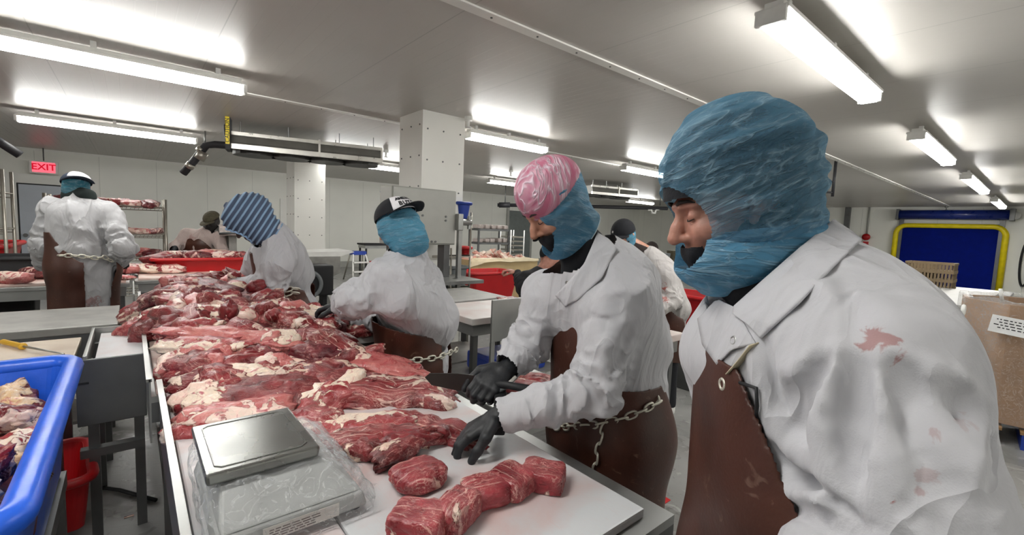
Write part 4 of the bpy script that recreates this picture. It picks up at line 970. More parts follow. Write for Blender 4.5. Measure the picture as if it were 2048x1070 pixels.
def person(label, T, neckb, chest, pelvis, arms, coat_m, fwd, res=.012, rt=(.15, .165, .15), ra=(.075, .06, .045), apron=True, aw=(62, 125), bib=.30, bottom=.42, hands=None, hs=1.0,
           neck=.062, skinm=None, head_res=.007, seed=0.0, foldA=.007, coat_extra=None, glove_m=None, waist_drop=.04, legs=True, coat_tail=True, apron_m=None, shw=.0, trunk=(.17, .13), apron_cut=None, coat_bottom=None, belt=True, bunch_amp=.012, stance=None, zw_=None, zt_=None, hem=.13, ncut=.055):
    """the body is one skin mesh with head, trunk, arms, hands and legs; coat, apron, gloves and trousers are worn over it"""
    neckb, chest, pelvis = map(lambda p: np.array(p, float), (neckb, chest, pelvis)); fwd = nrm([fwd[0], fwd[1], 0]); lat = np.array([fwd[1], -fwd[0], 0]); base = np.array([pelvis[0], pelvis[1], 0.0])
    if stance is not None: base[:2] = stance
    B = Body(); B.cap(neckb-(neckb-chest)*.15, chest, .06, .12, k=.05); B.cap(chest, pelvis, .125, .125, k=.05)
    hips = [pelvis+lat*s_*.09+np.array([0, 0, -.05]) for s_ in (-1, 1)]; feet = [base+lat*s_*.12+fwd*(.02 if s_ < 0 else -.04)+np.array([0, 0, .08]) for s_ in (-1, 1)]
    for h_, f_ in zip(hips, feet): kn = (h_+f_)/2+fwd*.03; B.cap(h_, kn, .08, .058, k=.03); B.cap(kn, f_, .055, .04, k=.02); B.cap(f_, f_+fwd*.13-np.array([0, 0, .04]), .04, .032, k=.02)
    hands = hands or []
    for (a, b, c) in arms: B.cap(chest*.4+a*.6, a, .07, .055, k=.04); B.cap(a, b, .048, .040, k=.02); B.cap(b, c, .040, .027, k=.02)
    G = []
    for (w, d, n, side, curl, *rest) in hands:
        cu = rest[0] if rest else None; w = np.array(w, float); d = nrm(d); B.cap(w-d*.03, w+d*.01, .026, .026, k=.01)
        hb = Body(); hand(hb, w, d, n, side, curl, hs, -.0018, curls=cu); G.append((hb, w, d, n, side, curl, cu))
    H = Body(); head(H, T, 1.0, neckb+np.array([0, 0, .02]), 1.0)
    body = sculpt('person', B, .012, skinm or skin, None, base, extra=[(H, head_res)]+[(g[0], .0045) for g in G], sm=1)
    body.location = base; tag(body, label, 'person')
    # gloves
    for g in G:
        gb = Body(); hand(gb, g[1], g[2], g[3], g[4], g[5], hs, .0012, curls=g[6]); gb.cap(g[1]-g[2]*.035, g[1]+g[2]*.02, .034, .031, k=.012)
        if glove_m is not None: sculpt('glove', gb, .0032 if res < .011 else .006, glove_m, body, base, sm=1)
    # coat
    C = Body(); rc, rm, rp = rt
    C.cap(neckb-(neckb-chest)*.12, chest, neck+.025, rc, k=.07)
    for s_ in (-1, 1): C.cap(chest+lat*s_*.06, pelvis+lat*s_*.06+np.array([0, 0, hem]), rc*.93, rm, k=.05)
    for (a, b, c) in arms:
        C.cap(neckb*.5+chest*.5, a, .085, ra[0]+.012, k=.08); C.cap(a, b, ra[0]+.006, ra[1]+.008, k=.045); C.cap(b, b+(c-b)*.55, ra[1]+.008, (ra[1]+ra[2])/2+.004, k=.03); C.cap(b+(c-b)*.5, c, (ra[1]+ra[2])/2+.004, ra[2], k=.02)
    Tk = Body()                                  # the trunk the apron lies on
    for s_ in (-1, 1): Tk.cap(chest+lat*s_*.06, pelvis+lat*s_*.07, rc*.93, rp, k=.06)
    kn = np.array([base[0], base[1], .45])+fwd*.02
    for s_ in (-1, 1): Tk.cap(pelvis+lat*s_*.07, kn+lat*s_*.09, rp, .14, k=.08)
    cb = coat_bottom if coat_bottom is not None else .55
    if coat_tail:
        kt = pelvis+(kn-pelvis)*((pelvis[2]-cb)/(pelvis[2]-.45)); 
        for s_ in (-1, 1): C.cap(pelvis+lat*s_*.06+np.array([0, 0, .02]), kt+lat*s_*.075, rp-.03, .13, k=.04)
    if coat_extra: coat_extra(C)
    cuts = None
    wr = [c for (_, _, c) in arms]; wd = [nrm(c-b) for (_, b, c) in arms]
    nk = nrm(T((0, -.02, -.06))-neckb); nb = neckb
    def coat_cut(P):
        d = (P-nb-nk*ncut)@nk; r_ = np.linalg.norm(P-nb, axis=-1); d = np.where(r_ < .16, d, -.05)
        for c, dv in zip(wr, wd):
            e = (P-c)@dv; r_ = np.linalg.norm(P-c, axis=-1); d = np.maximum(d, np.where(r_ < .11, e, -.05))
        return d
    coat = sculpt('coat', C, res, coat_m, body, base, cut=coat_cut, disp=coat_disp([tuple(map(np.array, a_)) for a_ in arms], foldA, seed, bunch=[(pelvis[2]+waist_drop+.08, .07, bunch_amp)]), sm=1)
    ap = None
    if apron:
        zt = zt_ or chest[2]+bib-.2; zw = zw_ or pelvis[2]+.06
        def acut(P):
            t = np.clip((P[:, 2]-pelvis[2])/(chest[2]-pelvis[2]+1e-6), -.3, 1.4)[:, None]; ax = pelvis+(chest-pelvis)*t
            q = P-ax; an = np.degrees(np.abs(np.arctan2(q@lat, q@fwd))); z = P[:, 2]; A = np.where(z < zw, aw[1], aw[1]+(aw[0]-aw[1])*np.clip((z-zw)/(zt-zw+1e-6), 0, 1)**.7)
            rr = np.maximum(np.hypot(q@lat, q@fwd), .03); d = np.radians(an-A)*rr
            d = np.maximum(d, z-zt); return np.maximum(d, bottom-z) if apron_cut is None else np.maximum(np.maximum(d, bottom-z), apron_cut(P))
        def adisp(P): return -.006*vnoise(P*np.array([1, 1, .3]), 7, seed+9)
        ap = sculpt('apron', Tk, max(res*.8, .006), apron_m or leather, body, base, cut=acut, disp=adisp, off=.018, sm=2, solid=.004)
    if legs:
        L = Body()
        for h_, f_ in zip(hips, feet): kn_ = (h_+f_)/2+fwd*.03; L.cap(h_, kn_, .10, .075, k=.04); L.cap(kn_, f_+np.array([0, 0, .03]), .075, .062, k=.02)
        sculpt('trousers', L, .016, black_fab, body, base)
        for f_ in feet: bt_ = Body(); bt_.cap(f_+np.array([0, 0, .08]), f_-np.array([0, 0, .03]), .058, .05, k=.03); bt_.cap(f_-np.array([0, 0, .03]), f_+fwd*.15-np.array([0, 0, .04]), .05, .038, k=.03); sculpt('boot', bt_, .014, white_plastic, body, base, cut=lambda P: .004-P[:, 2])
    return dict(body=body, coat=coat, C=C, T=T, Tk=Tk, base=base, H=H, apron=ap, fwd=fwd, lat=lat)

def hood(R, T, prims, res, mat, opening=None, name='hood', disp=True, A=.004, seed=0.0, neckcut=None, neck=None):
    b = Body()
    if neck is not None: b.cap(T((0, -.04, -.08)), neck, .085, .080, k=.04)
    for c, r in prims: b.ell(c, r, T=T, k=.04)
    def cut(P):
        d = np.full(len(P), -.3)
        for (c, r) in (opening or []):
            L = (T.inv(P)-np.array(c))/np.array(r); k0 = np.linalg.norm(L, axis=-1); d = np.maximum(d, -(k0-1)*min(r))
        if neckcut is not None: d = np.maximum(d, neckcut(T.inv(P), P))
        return d
    def dp(P):
        L = T.inv(P); q = L*np.array([1, .4, 2.4]); return A*(1.0-2.4*np.abs(vnoise(q, 15, seed)))-A*.8*vnoise(L, 9, seed+4)
    o = sculpt(name, b, res, mat, R['body'], R['base'], cut=cut, disp=dp if disp else None, sm=2); return o, b
def rim_of(obj, r, mat, parent, name='elastic_edge', pick=None):
    """a thin cord along the open edge of a cloth mesh"""
    me = obj.data; bm = bmesh.new(); bm.from_mesh(me); E_ = [e for e in bm.edges if e.is_boundary]; adj = {}
    for e in E_:
        a, b = e.verts; adj.setdefault(a.index, []).append(b.index); adj.setdefault(b.index, []).append(a.index)
    co = {v.index: np.array(v.co) for v in bm.verts}; bm.free(); seen = set(); loops = []
    for s0 in adj:
        if s0 in seen: continue
        lp = [s0]; seen.add(s0); cur = s0
        while True:
            nx = [k for k in adj[cur] if k not in seen]
            if not nx: break
            cur = nx[0]; seen.add(cur); lp.append(cur)
        loops.append(lp)
    loops = sorted([l for l in loops if len(l) > 20], key=len)[-1:]
    if pick is not None: loops = [l for l in loops if pick(np.mean([co[i] for i in l], 0))]
    m = MB()
    for l in loops:
        P = np.array([co[i] for i in l]); n = len(P)
        for _ in range(14): P = (np.roll(P, 1, 0)+P*2+np.roll(P, -1, 0))/4
        st = max(1, n//110); m.tube([P[i] for i in range(0, n, st)], r, 6, True)
    if m.v: return m.build(name, mat, parent, smooth=True)
def cap_hat(R, T, s=1.0, mat=None, brim=True, z0=.045, name='cap', res=.006, tilt=0, brim_dir=None, rx=.092, ry=.108, rz=.085):
    o = T((0, -.01, z0)); fw = T.R[:, 1] if brim_dir is None else nrm(np.array(brim_dir)-T.R[:, 2]*np.dot(brim_dir, T.R[:, 2])); K = Frame(o, fw, T.R[:, 2])
    b = Body(); b.ell((0, 0, 0), (rx*s, ry*s, rz*s), T=K); dm = sculpt(name, b, res, mat or black_fab, R['body'], R['base'], cut=lambda P: -K.inv(P)[:, 2]-.004, sm=1, solid=.003)
    if brim:
        V = []; n = 14
        for i in range(n+1):
            a = math.radians(-62+124*i/n)
            for rr in (1.0, 1.25, 1.5, 1.68):
                ex_ = 1.0+(rr-1.0)*math.cos(a*.85)**.5; V.append(K((math.sin(a)*rx*s*(1+(ex_-1)*.35), math.cos(a)*ry*s*ex_, .006-.018*(math.sin(a)**2)*1.0-.012*(ex_-1))))
        Fq = [(i*4+j, i*4+j+1, (i+1)*4+j+1, (i+1)*4+j) for i in range(n) for j in range(3)]
        me = bpy.data.meshes.new('brim'); me.from_pydata([tuple(v-R['base']) for v in V], [], Fq); ob = link('brim', me, mat or black_fab, R['body'], smooth=True); md = ob.modifiers.new('s', 'SOLIDIFY'); md.thickness = .004
    return K, b
def on_ell(K, r, az, el, off=0.0):
    """point and outward normal on an ellipsoid in frame K: azimuth from the front, elevation"""
    d = np.array([math.sin(az)*math.cos(el), math.cos(az)*math.cos(el), math.sin(el)]); p = d*np.array(r); n = nrm(d/np.array(r)); return K(p+n*off), K.R@n
def panel_on_cap(R, K, r, az0, az1, el0, el1, mat, name='front_panel', off=.004):
    V = []; n = 14; m_ = 8
    for i in range(n+1):
        for j in range(m_+1): V.append(on_ell(K, r, az0+(az1-az0)*i/n, el0+(el1-el0)*j/m_, off)[0]-R['base'])
    Fq = [(i*(m_+1)+j, i*(m_+1)+j+1, (i+1)*(m_+1)+j+1, (i+1)*(m_+1)+j) for i in range(n) for j in range(m_)]
    me = bpy.data.meshes.new(name); me.from_pydata([tuple(v) for v in V], [], Fq); o = link(name, me, mat, R['body'], smooth=True); md = o.modifiers.new('s', 'SOLIDIFY'); md.thickness = .002; return o
def letters(txt, size, mat, parent, pos, base, up, name='lettering'):
    """each letter laid on a surface; pos(i) gives point and normal"""
    out = []
    for i, ch_ in enumerate(txt):
        p, n = pos(i); o = text(ch_, size, mat, parent, tuple(p-base), name=name, ext=.0006, bold=size*.03); z = nrm(n); x = nrm(np.cross(up, z)); y = np.cross(z, x)
        o.rotation_euler = Matrix(((x[0], y[0], z[0]), (x[1], y[1], z[1]), (x[2], y[2], z[2]))).to_euler(); out.append(o)
    return out
def patch(R, grid, mat, name, body=None, off=.006, thick=.003, nu=24, nv=10, sc=0, wmax=9):
    """cloth patch laid on the worn surface through sight-line points (px, py)"""
    G = [[surf(body or R['C'], px, py, off+(rest[0] if rest else 0))[0]-R['base'] for (px, py, *rest) in row] for row in grid]
    o = sheet(name, G, mat, R['body'], nu=nu, nv=nv, amp=sc, sc=20); md = o.modifiers.new('s', 'SOLIDIFY'); md.thickness = thick; return o
def folds(C, lst):
    """raised (+) or pressed (-) creases along sight-line points"""
    for pts, r, amp in lst:
        Q = []; dn = []
        for a_, b_ in zip(pts, pts[1:]):
            k_ = max(1, int(math.hypot(b_[0]-a_[0], b_[1]-a_[1])/16)); dn += [(a_[0]+(b_[0]-a_[0])*i_/k_, a_[1]+(b_[1]-a_[1])*i_/k_) for i_ in range(k_)]
        for (px, py) in dn+[pts[-1]]:
            h = surf(C, px, py)
            if h is not None: Q.append((h[0], h[1]))
        n = len(Q)
        P = [p-g*(r-abs(amp)) if amp > 0 else p+g*(r-abs(amp)) for p, g in Q]
        rs = [r]*n; am_ = [abs(amp)*math.sin(math.pi*(i+.5)/n)**.6 for i in range(n)]; P = [p-g*(r-a_) if amp > 0 else p+g*(r-a_) for (p, g), a_ in zip(Q, am_)]
        yield P, rs, amp
def add_folds(C, lst):
    allf = list(folds(C, lst))
    for P, rs, amp in allf: C.chain(P, rs, k=.014, sub=amp < 0)

hood_blue = hood_mat('bouffant_hood', '5f8fab', .40, 7, (1, 1, 1), nrm(-RV*.42+UV*.9), 3.4, .6)
hood_low = hood_mat('hood_lower_blue', '5f9fc4', .64, 7, (1, 1, 1), nrm(RV*.12+UV*.99), 3.6, .7)
hood_lt = hood_mat('hood_light_blue', '5ea6c6', .80, 9, (1, 1, 1), nrm(-RV*.15+UV*.99), 3.6, .7)
edge_w = plain('elastic_white', 'c8d8e0', .7)
brow_m = plain('hair_dark', '241a16', .8)

# ---------------------------------------------------------------- man nearest the camera on the right, blue hood
T1 = Frame(D(1452, 414, .90), dirv_(-.93, .0, -.24), (0, 0, 1))
n1 = D(1575, 545, .88); c1 = D(1610, 700, .86); p1 = D(1600, 1240, .86)
aL = [D(1755, 735, .66), D(1835, 1060, .58), D(1560, 1280, .62)]
aR = [D(1470, 720, 1.06), D(1500, 1010, 1.08), D(1400, 1200, 1.0)]
def ce1(C):
    C.cap(D(1635, 560, .86), D(1765, 670, .72), .085, .085, k=.05)
    C.cap(D(1690, 680, .82), D(1740, 1000, .78), .15, .16, k=.05)
    C.cap(D(1560, 640, .92), D(1450, 700, .98), .085, .08, k=.06)
    add_folds(C, [([(1572, 760), (1600, 830), (1640, 915), (1690, 985), (1704, 1030), (1700, 1075)], .030, -.014),
                  ([(1570, 750), (1630, 718), (1700, 700), (1770, 706), (1850, 736), (1930, 786), (1980, 815)], .008, .0045),
                  ([(1680, 712), (1652, 770), (1640, 840), (1660, 920), (1700, 985)], .015, .011), ([(1655, 716), (1622, 780), (1612, 840), (1622, 880)], .012, -.010),
                  ([(1740, 716), (1768, 790), (1780, 870), (1772, 950), (1745, 1010)], .016, .012), ([(1712, 716), (1712, 800), (1716, 900), (1712, 960)], .015, -.012), ([(1800, 740), (1832, 820), (1842, 900)], .014, -.007),
                  ([(1900, 775), (1930, 845), (1975, 895), (1995, 925)], .016, -.010), ([(1850, 845), (1900, 905), (1960, 930)], .015, .008), ([(1960, 850), (1935, 900), (1925, 960)], .012, .007),
                  ([(1530, 690), (1552, 790), (1580, 880), (1630, 960), (1670, 1020)], .016, -.012), ([(1508, 690), (1530, 790), (1556, 870), (1590, 930)], .014, .010),
                  ([(1545, 830), (1580, 880), (1640, 930), (1670, 950)], .014, .010), ([(1560, 900), (1600, 950), (1650, 1000), (1690, 1020)], .015, -.011), ([(1570, 960), (1610, 1000), (1660, 1040)], .014, .010), ([(1600, 1020), (1640, 1045), (1680, 1060)], .014, -.010),
                  ([(1610, 565), (1680, 590), (1750, 600)], .014, .004), ([(1688, 570), (1708, 640), (1720, 692)], .010, -.003)])
s1 = [(1765, 690, .034, .6), (1795, 676, .014, .75), (1745, 700, .010, .8), (1772, 985, .015, .95), (1865, 870, .016, .3), (1790, 940, .010, .6), (1858, 955, .014, .25), (1843, 985, .010, .35), (1782, 836, .004, .9), (1850, 795, .006, .3), (1768, 975, .008, .9), (1920, 850, .02, .18), (1918, 945, .007, .4), (1975, 820, .008, .5)]
base1 = np.array([p1[0], p1[1], 0.])
stl = [tuple(np.r_[D(px, py, {0: .56}.get(0)-(.02 if px < 1850 else .0))-base1, [r_, st__]]) for px, py, r_, st__ in []]
# sight-line positions of the marks are taken on a rough body first
RB = Body(); RB.cap(aL[0], aL[1], .10, .10, k=.05); RB.cap(D(1635, 560, .86), D(1765, 670, .72), .085, .085, k=.05); RB.cap(c1, p1, .16, .16); RB.cap(D(1690, 680, .82), D(1740, 1000, .78), .15, .16, k=.05)
st1 = []
for px, py, r_, k_ in s1:
    h_ = surf(RB, px, py)
    if h_ is not None: st1.append(tuple(h_[0]-base1)+(r_, k_))
QA, QB = D(1478, 752, .70), D(1500, 790, .70); NA = nrm(np.cross(D(1385, 688, .88)-QA, D(1450, 690, 1.02)-QA)); NA = NA*np.sign(NA[2]); NB = nrm(np.cross(ray(1503, 780), ray(1625, 1070))); NB = NB*np.sign(NB@RV)
def ac1(P): return np.maximum((P-QA)@NA, (P-QB)@NB)
P1_ = person('person in white coat, brown apron and big blue hood, nearest the camera at right', T1, n1, c1, p1, [aL, aR], coat_mat('coat_cloth_stained', st1), dirv_(-.95, .05, 0), res=.0075, rt=(.165, .17, .17),
             ra=(.092, .088, .06), aw=(110, 120), zt_=1.6, zw_=1.2, apron_cut=ac1, ncut=-.005, bottom=.3, hands=[(aL[2], nrm(aL[2]-aL[1]), (0, 0, 1), 1, .5), (aR[2], nrm(aR[2]-aR[1]), (0, 0, 1), -1, .5)], neck=.07, skinm=skin_pink, head_res=.0032,
             foldA=.0045, coat_extra=ce1, glove_m=black_gl, coat_bottom=.6, bunch_amp=.0)
hd, hb = hood(P1_, T1, [((0, -.040, .062), (.130, .150, .146)), ((0, -.035, .0), (.115, .132, .12)), ((0, -.05, -.06), (.11, .115, .08))], .0045, hood_blue, [((0, .150, -.020), (.12, .098, .092))], neckcut=lambda L, P: -(L[:, 2]+.115+.25*(L[:, 1]+.03)), A=.006)
rim_of(hd, .0022, edge_w, P1_['body'])
hd2, _ = hood(P1_, T1, [((0, .012, -.096), (.114, .110, .078)), ((0, -.08, -.09), (.112, .10, .065))], .0045, hood_low, [((0, .15, -.03), (.12, .085, .07)), ((0, -.1, .04), (.12, .12, .055))], name='lower_hood', A=.006, seed=5, neckcut=lambda L, P: np.maximum(L[:, 2]+.042-.12*(L[:, 1]), -(L[:, 2]+.165+.55*L[:, 1])))
bb = Body(); head(bb, T1, 1.0); bb.p = [q for q in bb.p if not q[6]]; bb.ell((0, -.038, .058), (.106, .132, .120), T=T1, k=.03); bb.ell((0, -.045, -.03), (.092, .105, .09), T=T1, k=.04)
bal = sculpt('beanie', bb, .005, black_fab, P1_['body'], P1_['base'], off=.012, sm=2, cut=lambda P: (lambda L: np.maximum(-(L[:, 2]-.036+.5*np.clip(.05-L[:, 1], 0, 1)), -.2))(T1.inv(P)))
nb_ = Body(); nb_.cap(T1((0, -.03, -.06)), n1, .075, .085, k=.03); nb_.cap(T1((0, .0, -.07)), T1((0, .045, -.10)), .064, .04, k=.03)
nb_.cap(T1((0, .01, -.13)), n1+dirv_(-1, 0, 0)*.06+np.array([0, 0, -.02]), .05, .07, k=.04)
sculpt('neck_gaiter', nb_, .006, black_fab, P1_['body'], P1_['base'], disp=lambda P: .004*vnoise(P, 25), sm=1)
mk = Body(); head(mk, T1, 1.0); mk.p = [q for q in mk.p if not q[6]]
sculpt('face_mask', mk, .0035, black_fab, P1_['body'], P1_['base'], off=.007, sm=1, cut=lambda P: (lambda L: np.maximum(np.maximum(L[:, 2]+.056, -(L[:, 1]-.03)), np.abs(L[:, 0])-.05))(T1.inv(P)))
def eyes(R, T, open_=0.0, s=1.0, bz=.030):
    m = MB(); m2 = MB(); b = R['base']
    for sx in (-1, 1):
        m.tube([T((sx*.014, .0985, bz-.002))-b, T((sx*.028, .098, bz+.003))-b, T((sx*.044, .087, bz+.001))-b, T((sx*.052, .078, bz-.004))-b], [.0028, .0036, .003, .0015], 6)
        m2.tube([T((sx*.019, .0865, -.004))-b, T((sx*.026, .0895, -.0065))-b, T((sx*.034, .0895, -.0068))-b, T((sx*.043, .083, -.004))-b], [.0009, .0014, .0014, .0008], 5)
    m.build('eyebrows', brow_m, R['body'], smooth=True); m2.build('eyelashes', brow_m, R['body'], smooth=True)
eyes(P1_, T1)
ccol = P1_['coat'].data.materials[0]
patch(P1_, [[(1662, 452), (1700, 478), (1718, 492)], [(1610, 500), (1645, 530), (1668, 546)], [(1545, 560), (1580, 592), (1608, 616)], [(1480, 618), (1520, 640), (1556, 660)], [(1478, 632), (1510, 655), (1534, 676)]], ccol, 'collar', off=.010, thick=.004, nu=40, nv=14)
patch(P1_, [[(1400, 640), (1440, 600), (1478, 618)], [(1410, 690), (1450, 655), (1500, 660)], [(1440, 730), (1470, 700), (1515, 690)]], ccol, 'lapel', off=.004, thick=.003)
def snap(R, px, py, r=.007, mat=steel, name='snap_button', body=None, ring=False, off=.004):
    p, g = surf(body or R['C'], px, py, off); b = R['base']; x = nrm(np.cross(g, [0, 0, 1.])); y = np.cross(g, x)
    m = MB(); m.tube([p-b+(x*math.cos(t)+y*math.sin(t))*r for t in np.linspace(0, 2*math.pi, 17)[:-1]], r*.38, 6, True)
    if not ring: m.tube([p-b-g*.001, p-b+g*.001], r*.8, 10)
    return m.build(name, mat, R['body'], smooth=True)
snap(P1_, 1472, 682)
P1A = Body(); P1A.p = P1_['Tk'].p
snap(P1_, 1465, 769, .009, chain_m, 'grommet', P1_['Tk'], True, .018)
h0, h1 = surf(P1_['C'], 1512, 690, .006)[0], surf(P1_['Tk'], 1478, 745, .016)[0]
sheet('apron_strap', [[h_-base1+s_ for s_ in (-RV*.009-UV*.003, RV*.009+UV*.003)] for h_ in (h0, (h0+h1)/2+_f*-.002, h1)], plain('tan_strap', 'c4b99c', .8), P1_['body'], nu=8, nv=4, amp=0).modifiers.new('s', 'SOLIDIFY').thickness = .002
tube('apron_cord', [surf(P1_['Tk'], 1500, 765, .02)[0]-base1, surf(P1_['C'], 1518, 775, .008)[0]-base1, surf(P1_['C'], 1520, 810, .006)[0]-base1, surf(P1_['C'], 1516, 850, .006)[0]-base1], .003, black_rub, P1_['body'])

# ---------------------------------------------------------------- man in the pink cap cutting the steaks
T2 = Frame(D(1108, 415, 1.50), nrm(dirv_(-.80, -.40, -.62)), (0, 0, 1))
n2 = D(1168, 505, 1.56); c2 = D(1200, 610, 1.58); p2 = D(1215, 850, 1.66)
a2n = [D(1238, 610, 1.44), D(1185, 778, 1.40), D(998, 832, 1.40)]; a2f = [D(1100, 590, 1.66), D(1050, 690, 1.66), D(1012, 738, 1.56)]
wn = a2n[2]; hand_t = atz(905, 888, .935)
def ce2(C):
    C.cap(D(1190, 520, 1.56), D(1245, 600, 1.50), .085, .10, k=.06); C.cap(D(1240, 560, 1.56), D(1275, 690, 1.6), .11, .12, k=.06)
    add_folds(C, [([(1215, 585), (1240, 580), (1262, 595)], .010, .003), ([(1165, 650), (1190, 630), (1215, 640)], .014, -.006), ([(1240, 640), (1215, 690), (1195, 740)], .016, .006), ([(1258, 660), (1240, 720), (1210, 770)], .016, -.007),
                  ([(1130, 760), (1160, 740), (1190, 745)], .014, .006), ([(1110, 775), (1120, 800), (1150, 830)], .014, -.006), ([(1085, 785), (1095, 815), (1110, 850)], .012, .005), ([(1180, 760), (1200, 780), (1225, 780)], .014, .006), ([(1060, 800), (1064, 830), (1070, 855)], .012, -.004)])
QC = D(1188, 640, 1.45); ND = nrm(RV*.36+UV*.93)
def ac2(P): return np.minimum(P[:, 2]-1.115+.0*P[:, 0], np.maximum((P-QC)@ND, (P-QC)@nrm(RV*.98+UV*.2)))
P2_ = person('person in pink cap and blue hood trimming beef, brown apron with chain', T2, n2, c2, p2, [a2n, a2f], coat_mat('coat_cloth', []), dirv_(-.86, -.42, 0), res=.0085, rt=(.135, .15, .155), ra=(.070, .066, .044),
             aw=(170, 172), apron_cut=ac2, ncut=.0, bottom=.4, hands=[(wn, nrm(hand_t-wn), (.25, -.1, 1), -1, .45, (.45, .5, .55, .65)), (a2f[2], nrm(D(975, 770, 1.50)-a2f[2]), (.2, -.4, 1), 1, .95)], hs=1.22, skinm=skin, head_res=.0032, zw_=1.5, zt_=1.6,
             foldA=.009, coat_extra=ce2, glove_m=black_gl, seed=3.0, coat_bottom=.7)
hd, _ = hood(P2_, T2, [((0, -.02, .045), (.096, .120, .112)), ((0, -.01, -.05), (.088, .105, .105)), ((0, .024, -.118), (.074, .086, .055)), ((0, -.05, -.12), (.078, .08, .06))], .0045, hood_low, [((0, .128, -.036), (.064, .074, .084))], A=.004, seed=2, neckcut=lambda L, P: -(L[:, 2]+.150+.45*L[:, 1]))
rim_of(hd, .002, edge_w, P2_['body'])
def pink():
    t = NT('pink_beanie_under_film'); v = t.co((3.0, .7, .7)); r = t.math('ABSOLUTE', t.math('SUBTRACT', t.noise(v, 9, 3, 1.2), .5)); cr = t.ramp(r, [(0, WHITE), (.03, (.35,)*3+(1,)), (.11, BLACK)])
    t.set('Base Color', t.mix(t.math('MULTIPLY', cr, .8), hexc('b0607a'), hexc('e6dbe6'))); t.set('Roughness', .4); t.bump(cr, .004); return t.m
bc = Body(); bc.ell((0, -.018, .055), (.101, .124, .114), T=T2)
sculpt('pink_cap', bc, .0045, pink(), P2_['body'], P2_['base'], disp=lambda P: (lambda L: .004*(1-2*np.abs(vnoise(L*np.array([3, .6, .6]), 13, 3))))(T2.inv(P)), cut=lambda P: (lambda L: .050-.30*(L[:, 1])-L[:, 2]-.02)(T2.inv(P)), sm=2, solid=.002)
mk = Body(); head(mk, T2, 1.0); mk.p = [q for q in mk.p if not q[6]]
sculpt('face_mask', mk, .0035, black_fab, P2_['body'], P2_['base'], off=.006, sm=1, cut=lambda P: (lambda L: np.maximum(np.maximum(L[:, 2]+.047, -(L[:, 1]-.03)), np.abs(L[:, 0])-.055))(T2.inv(P)))
eyes(P2_, T2)
nb_ = Body(); nb_.cap(T2((0, -.02, -.12)), n2, .074, .082, k=.03); nb_.cap(n2, n2+dirv_(-.8, -.5, -1.2)*.09, .07, .035, k=.04); sculpt('neck_gaiter', nb_, .007, black_fab, P2_['body'], P2_['base'], disp=lambda P: .004*vnoise(P, 25), sm=1)
ccol = P2_['coat'].data.materials[0]
patch(P2_, [[(1194, 470), (1215, 482), (1232, 500)], [(1170, 530), (1190, 545), (1205, 560)], [(1140, 565), (1150, 585), (1160, 600)], [(1115, 590), (1125, 600), (1135, 612)]], ccol, 'collar', off=.008, thick=.004, nu=30)
snap(P2_, 1136, 566); snap(P2_, 1149, 624, .007, chain_m, 'grommet', P2_['Tk'], True, .018)
b2 = P2_['base']
def on(R, body, px, py, off): h = surf(body, px, py, off); return h[0]
cb_ = [on(P2_, P2_['Tk'], *q, .026) for q in ((1112, 852), (1150, 852), (1200, 845), (1245, 832), (1280, 815), (1305, 800))]
cb_.append(cb_[-1]+nrm([_f[0], _f[1], 0])*.10); chain_belt('chain_belt', cb_, chain_m, P2_['body'], b2, .040, .0036, .011)
cc_ = [on(P2_, P2_['Tk'], *q, .026) for q in ((1215, 842), (1206, 875), (1200, 910), (1195, 955))]; chain_belt('hanging_chain', cc_, chain_m, P2_['body'], b2, .040, .0036, .011)
# broad dark knife in his far hand
k0, k1 = D(985, 765, 1.50), D(850, 752, 1.62)
kn = empty('butcher_knife', tuple(k0), 0, 'broad dark butcher knife held by the pink capped worker', 'knife'); ax = nrm(k1-k0); L_ = np.linalg.norm(k1-k0); up_ = nrm(np.array([0, 0, 1.])-ax*ax[2]); nn = np.cross(ax, up_)
def kp(u, v, w): return ax*u+up_*v+nn*w
prof = [(0, .018), (L_*.5, .020), (L_*.92, .012), (L_, -.004), (L_*.9, -.030), (L_*.5, -.040), (.02, -.030)]
MB().add([kp(u, v, .0018) for u, v in prof]+[kp(u, v, -.0018) for u, v in prof], [tuple(range(7)), tuple(range(7, 14))[::-1]]+[(i, i+7, (i+1) % 7+7, (i+1) % 7) for i in range(7)]).build('blade', plain('dark_blade', '3a3836', .4, .7), kn)
tube('handle', [kp(-.13, -.01, 0), kp(-.06, -.004, 0), kp(.01, -.006, 0)], [.013, .012, .015], black_rub, kn)
# knife scabbard at his belt with two more handles
q = D(1000, 800, 1.50)
sb = empty('knife_scabbard', tuple(q), 0, 'dark knife scabbard with steel at the pink capped worker\'s belt', 'scabbard')
MB().box((-.05, -.02, -.10), (.05, .02, .03), .008).build('sheath', black_rub, sb, M=Matrix.Rotation(.9, 4, 'Z')); tube('steel_handle', [(.0, 0, .03), (.05, -.02, .075)], .007, plain('bright_metal', '', .3), sb); tube('knife_handle', [(-.02, 0, .03), (.02, -.03, .06)], .008, green_gr, sb)

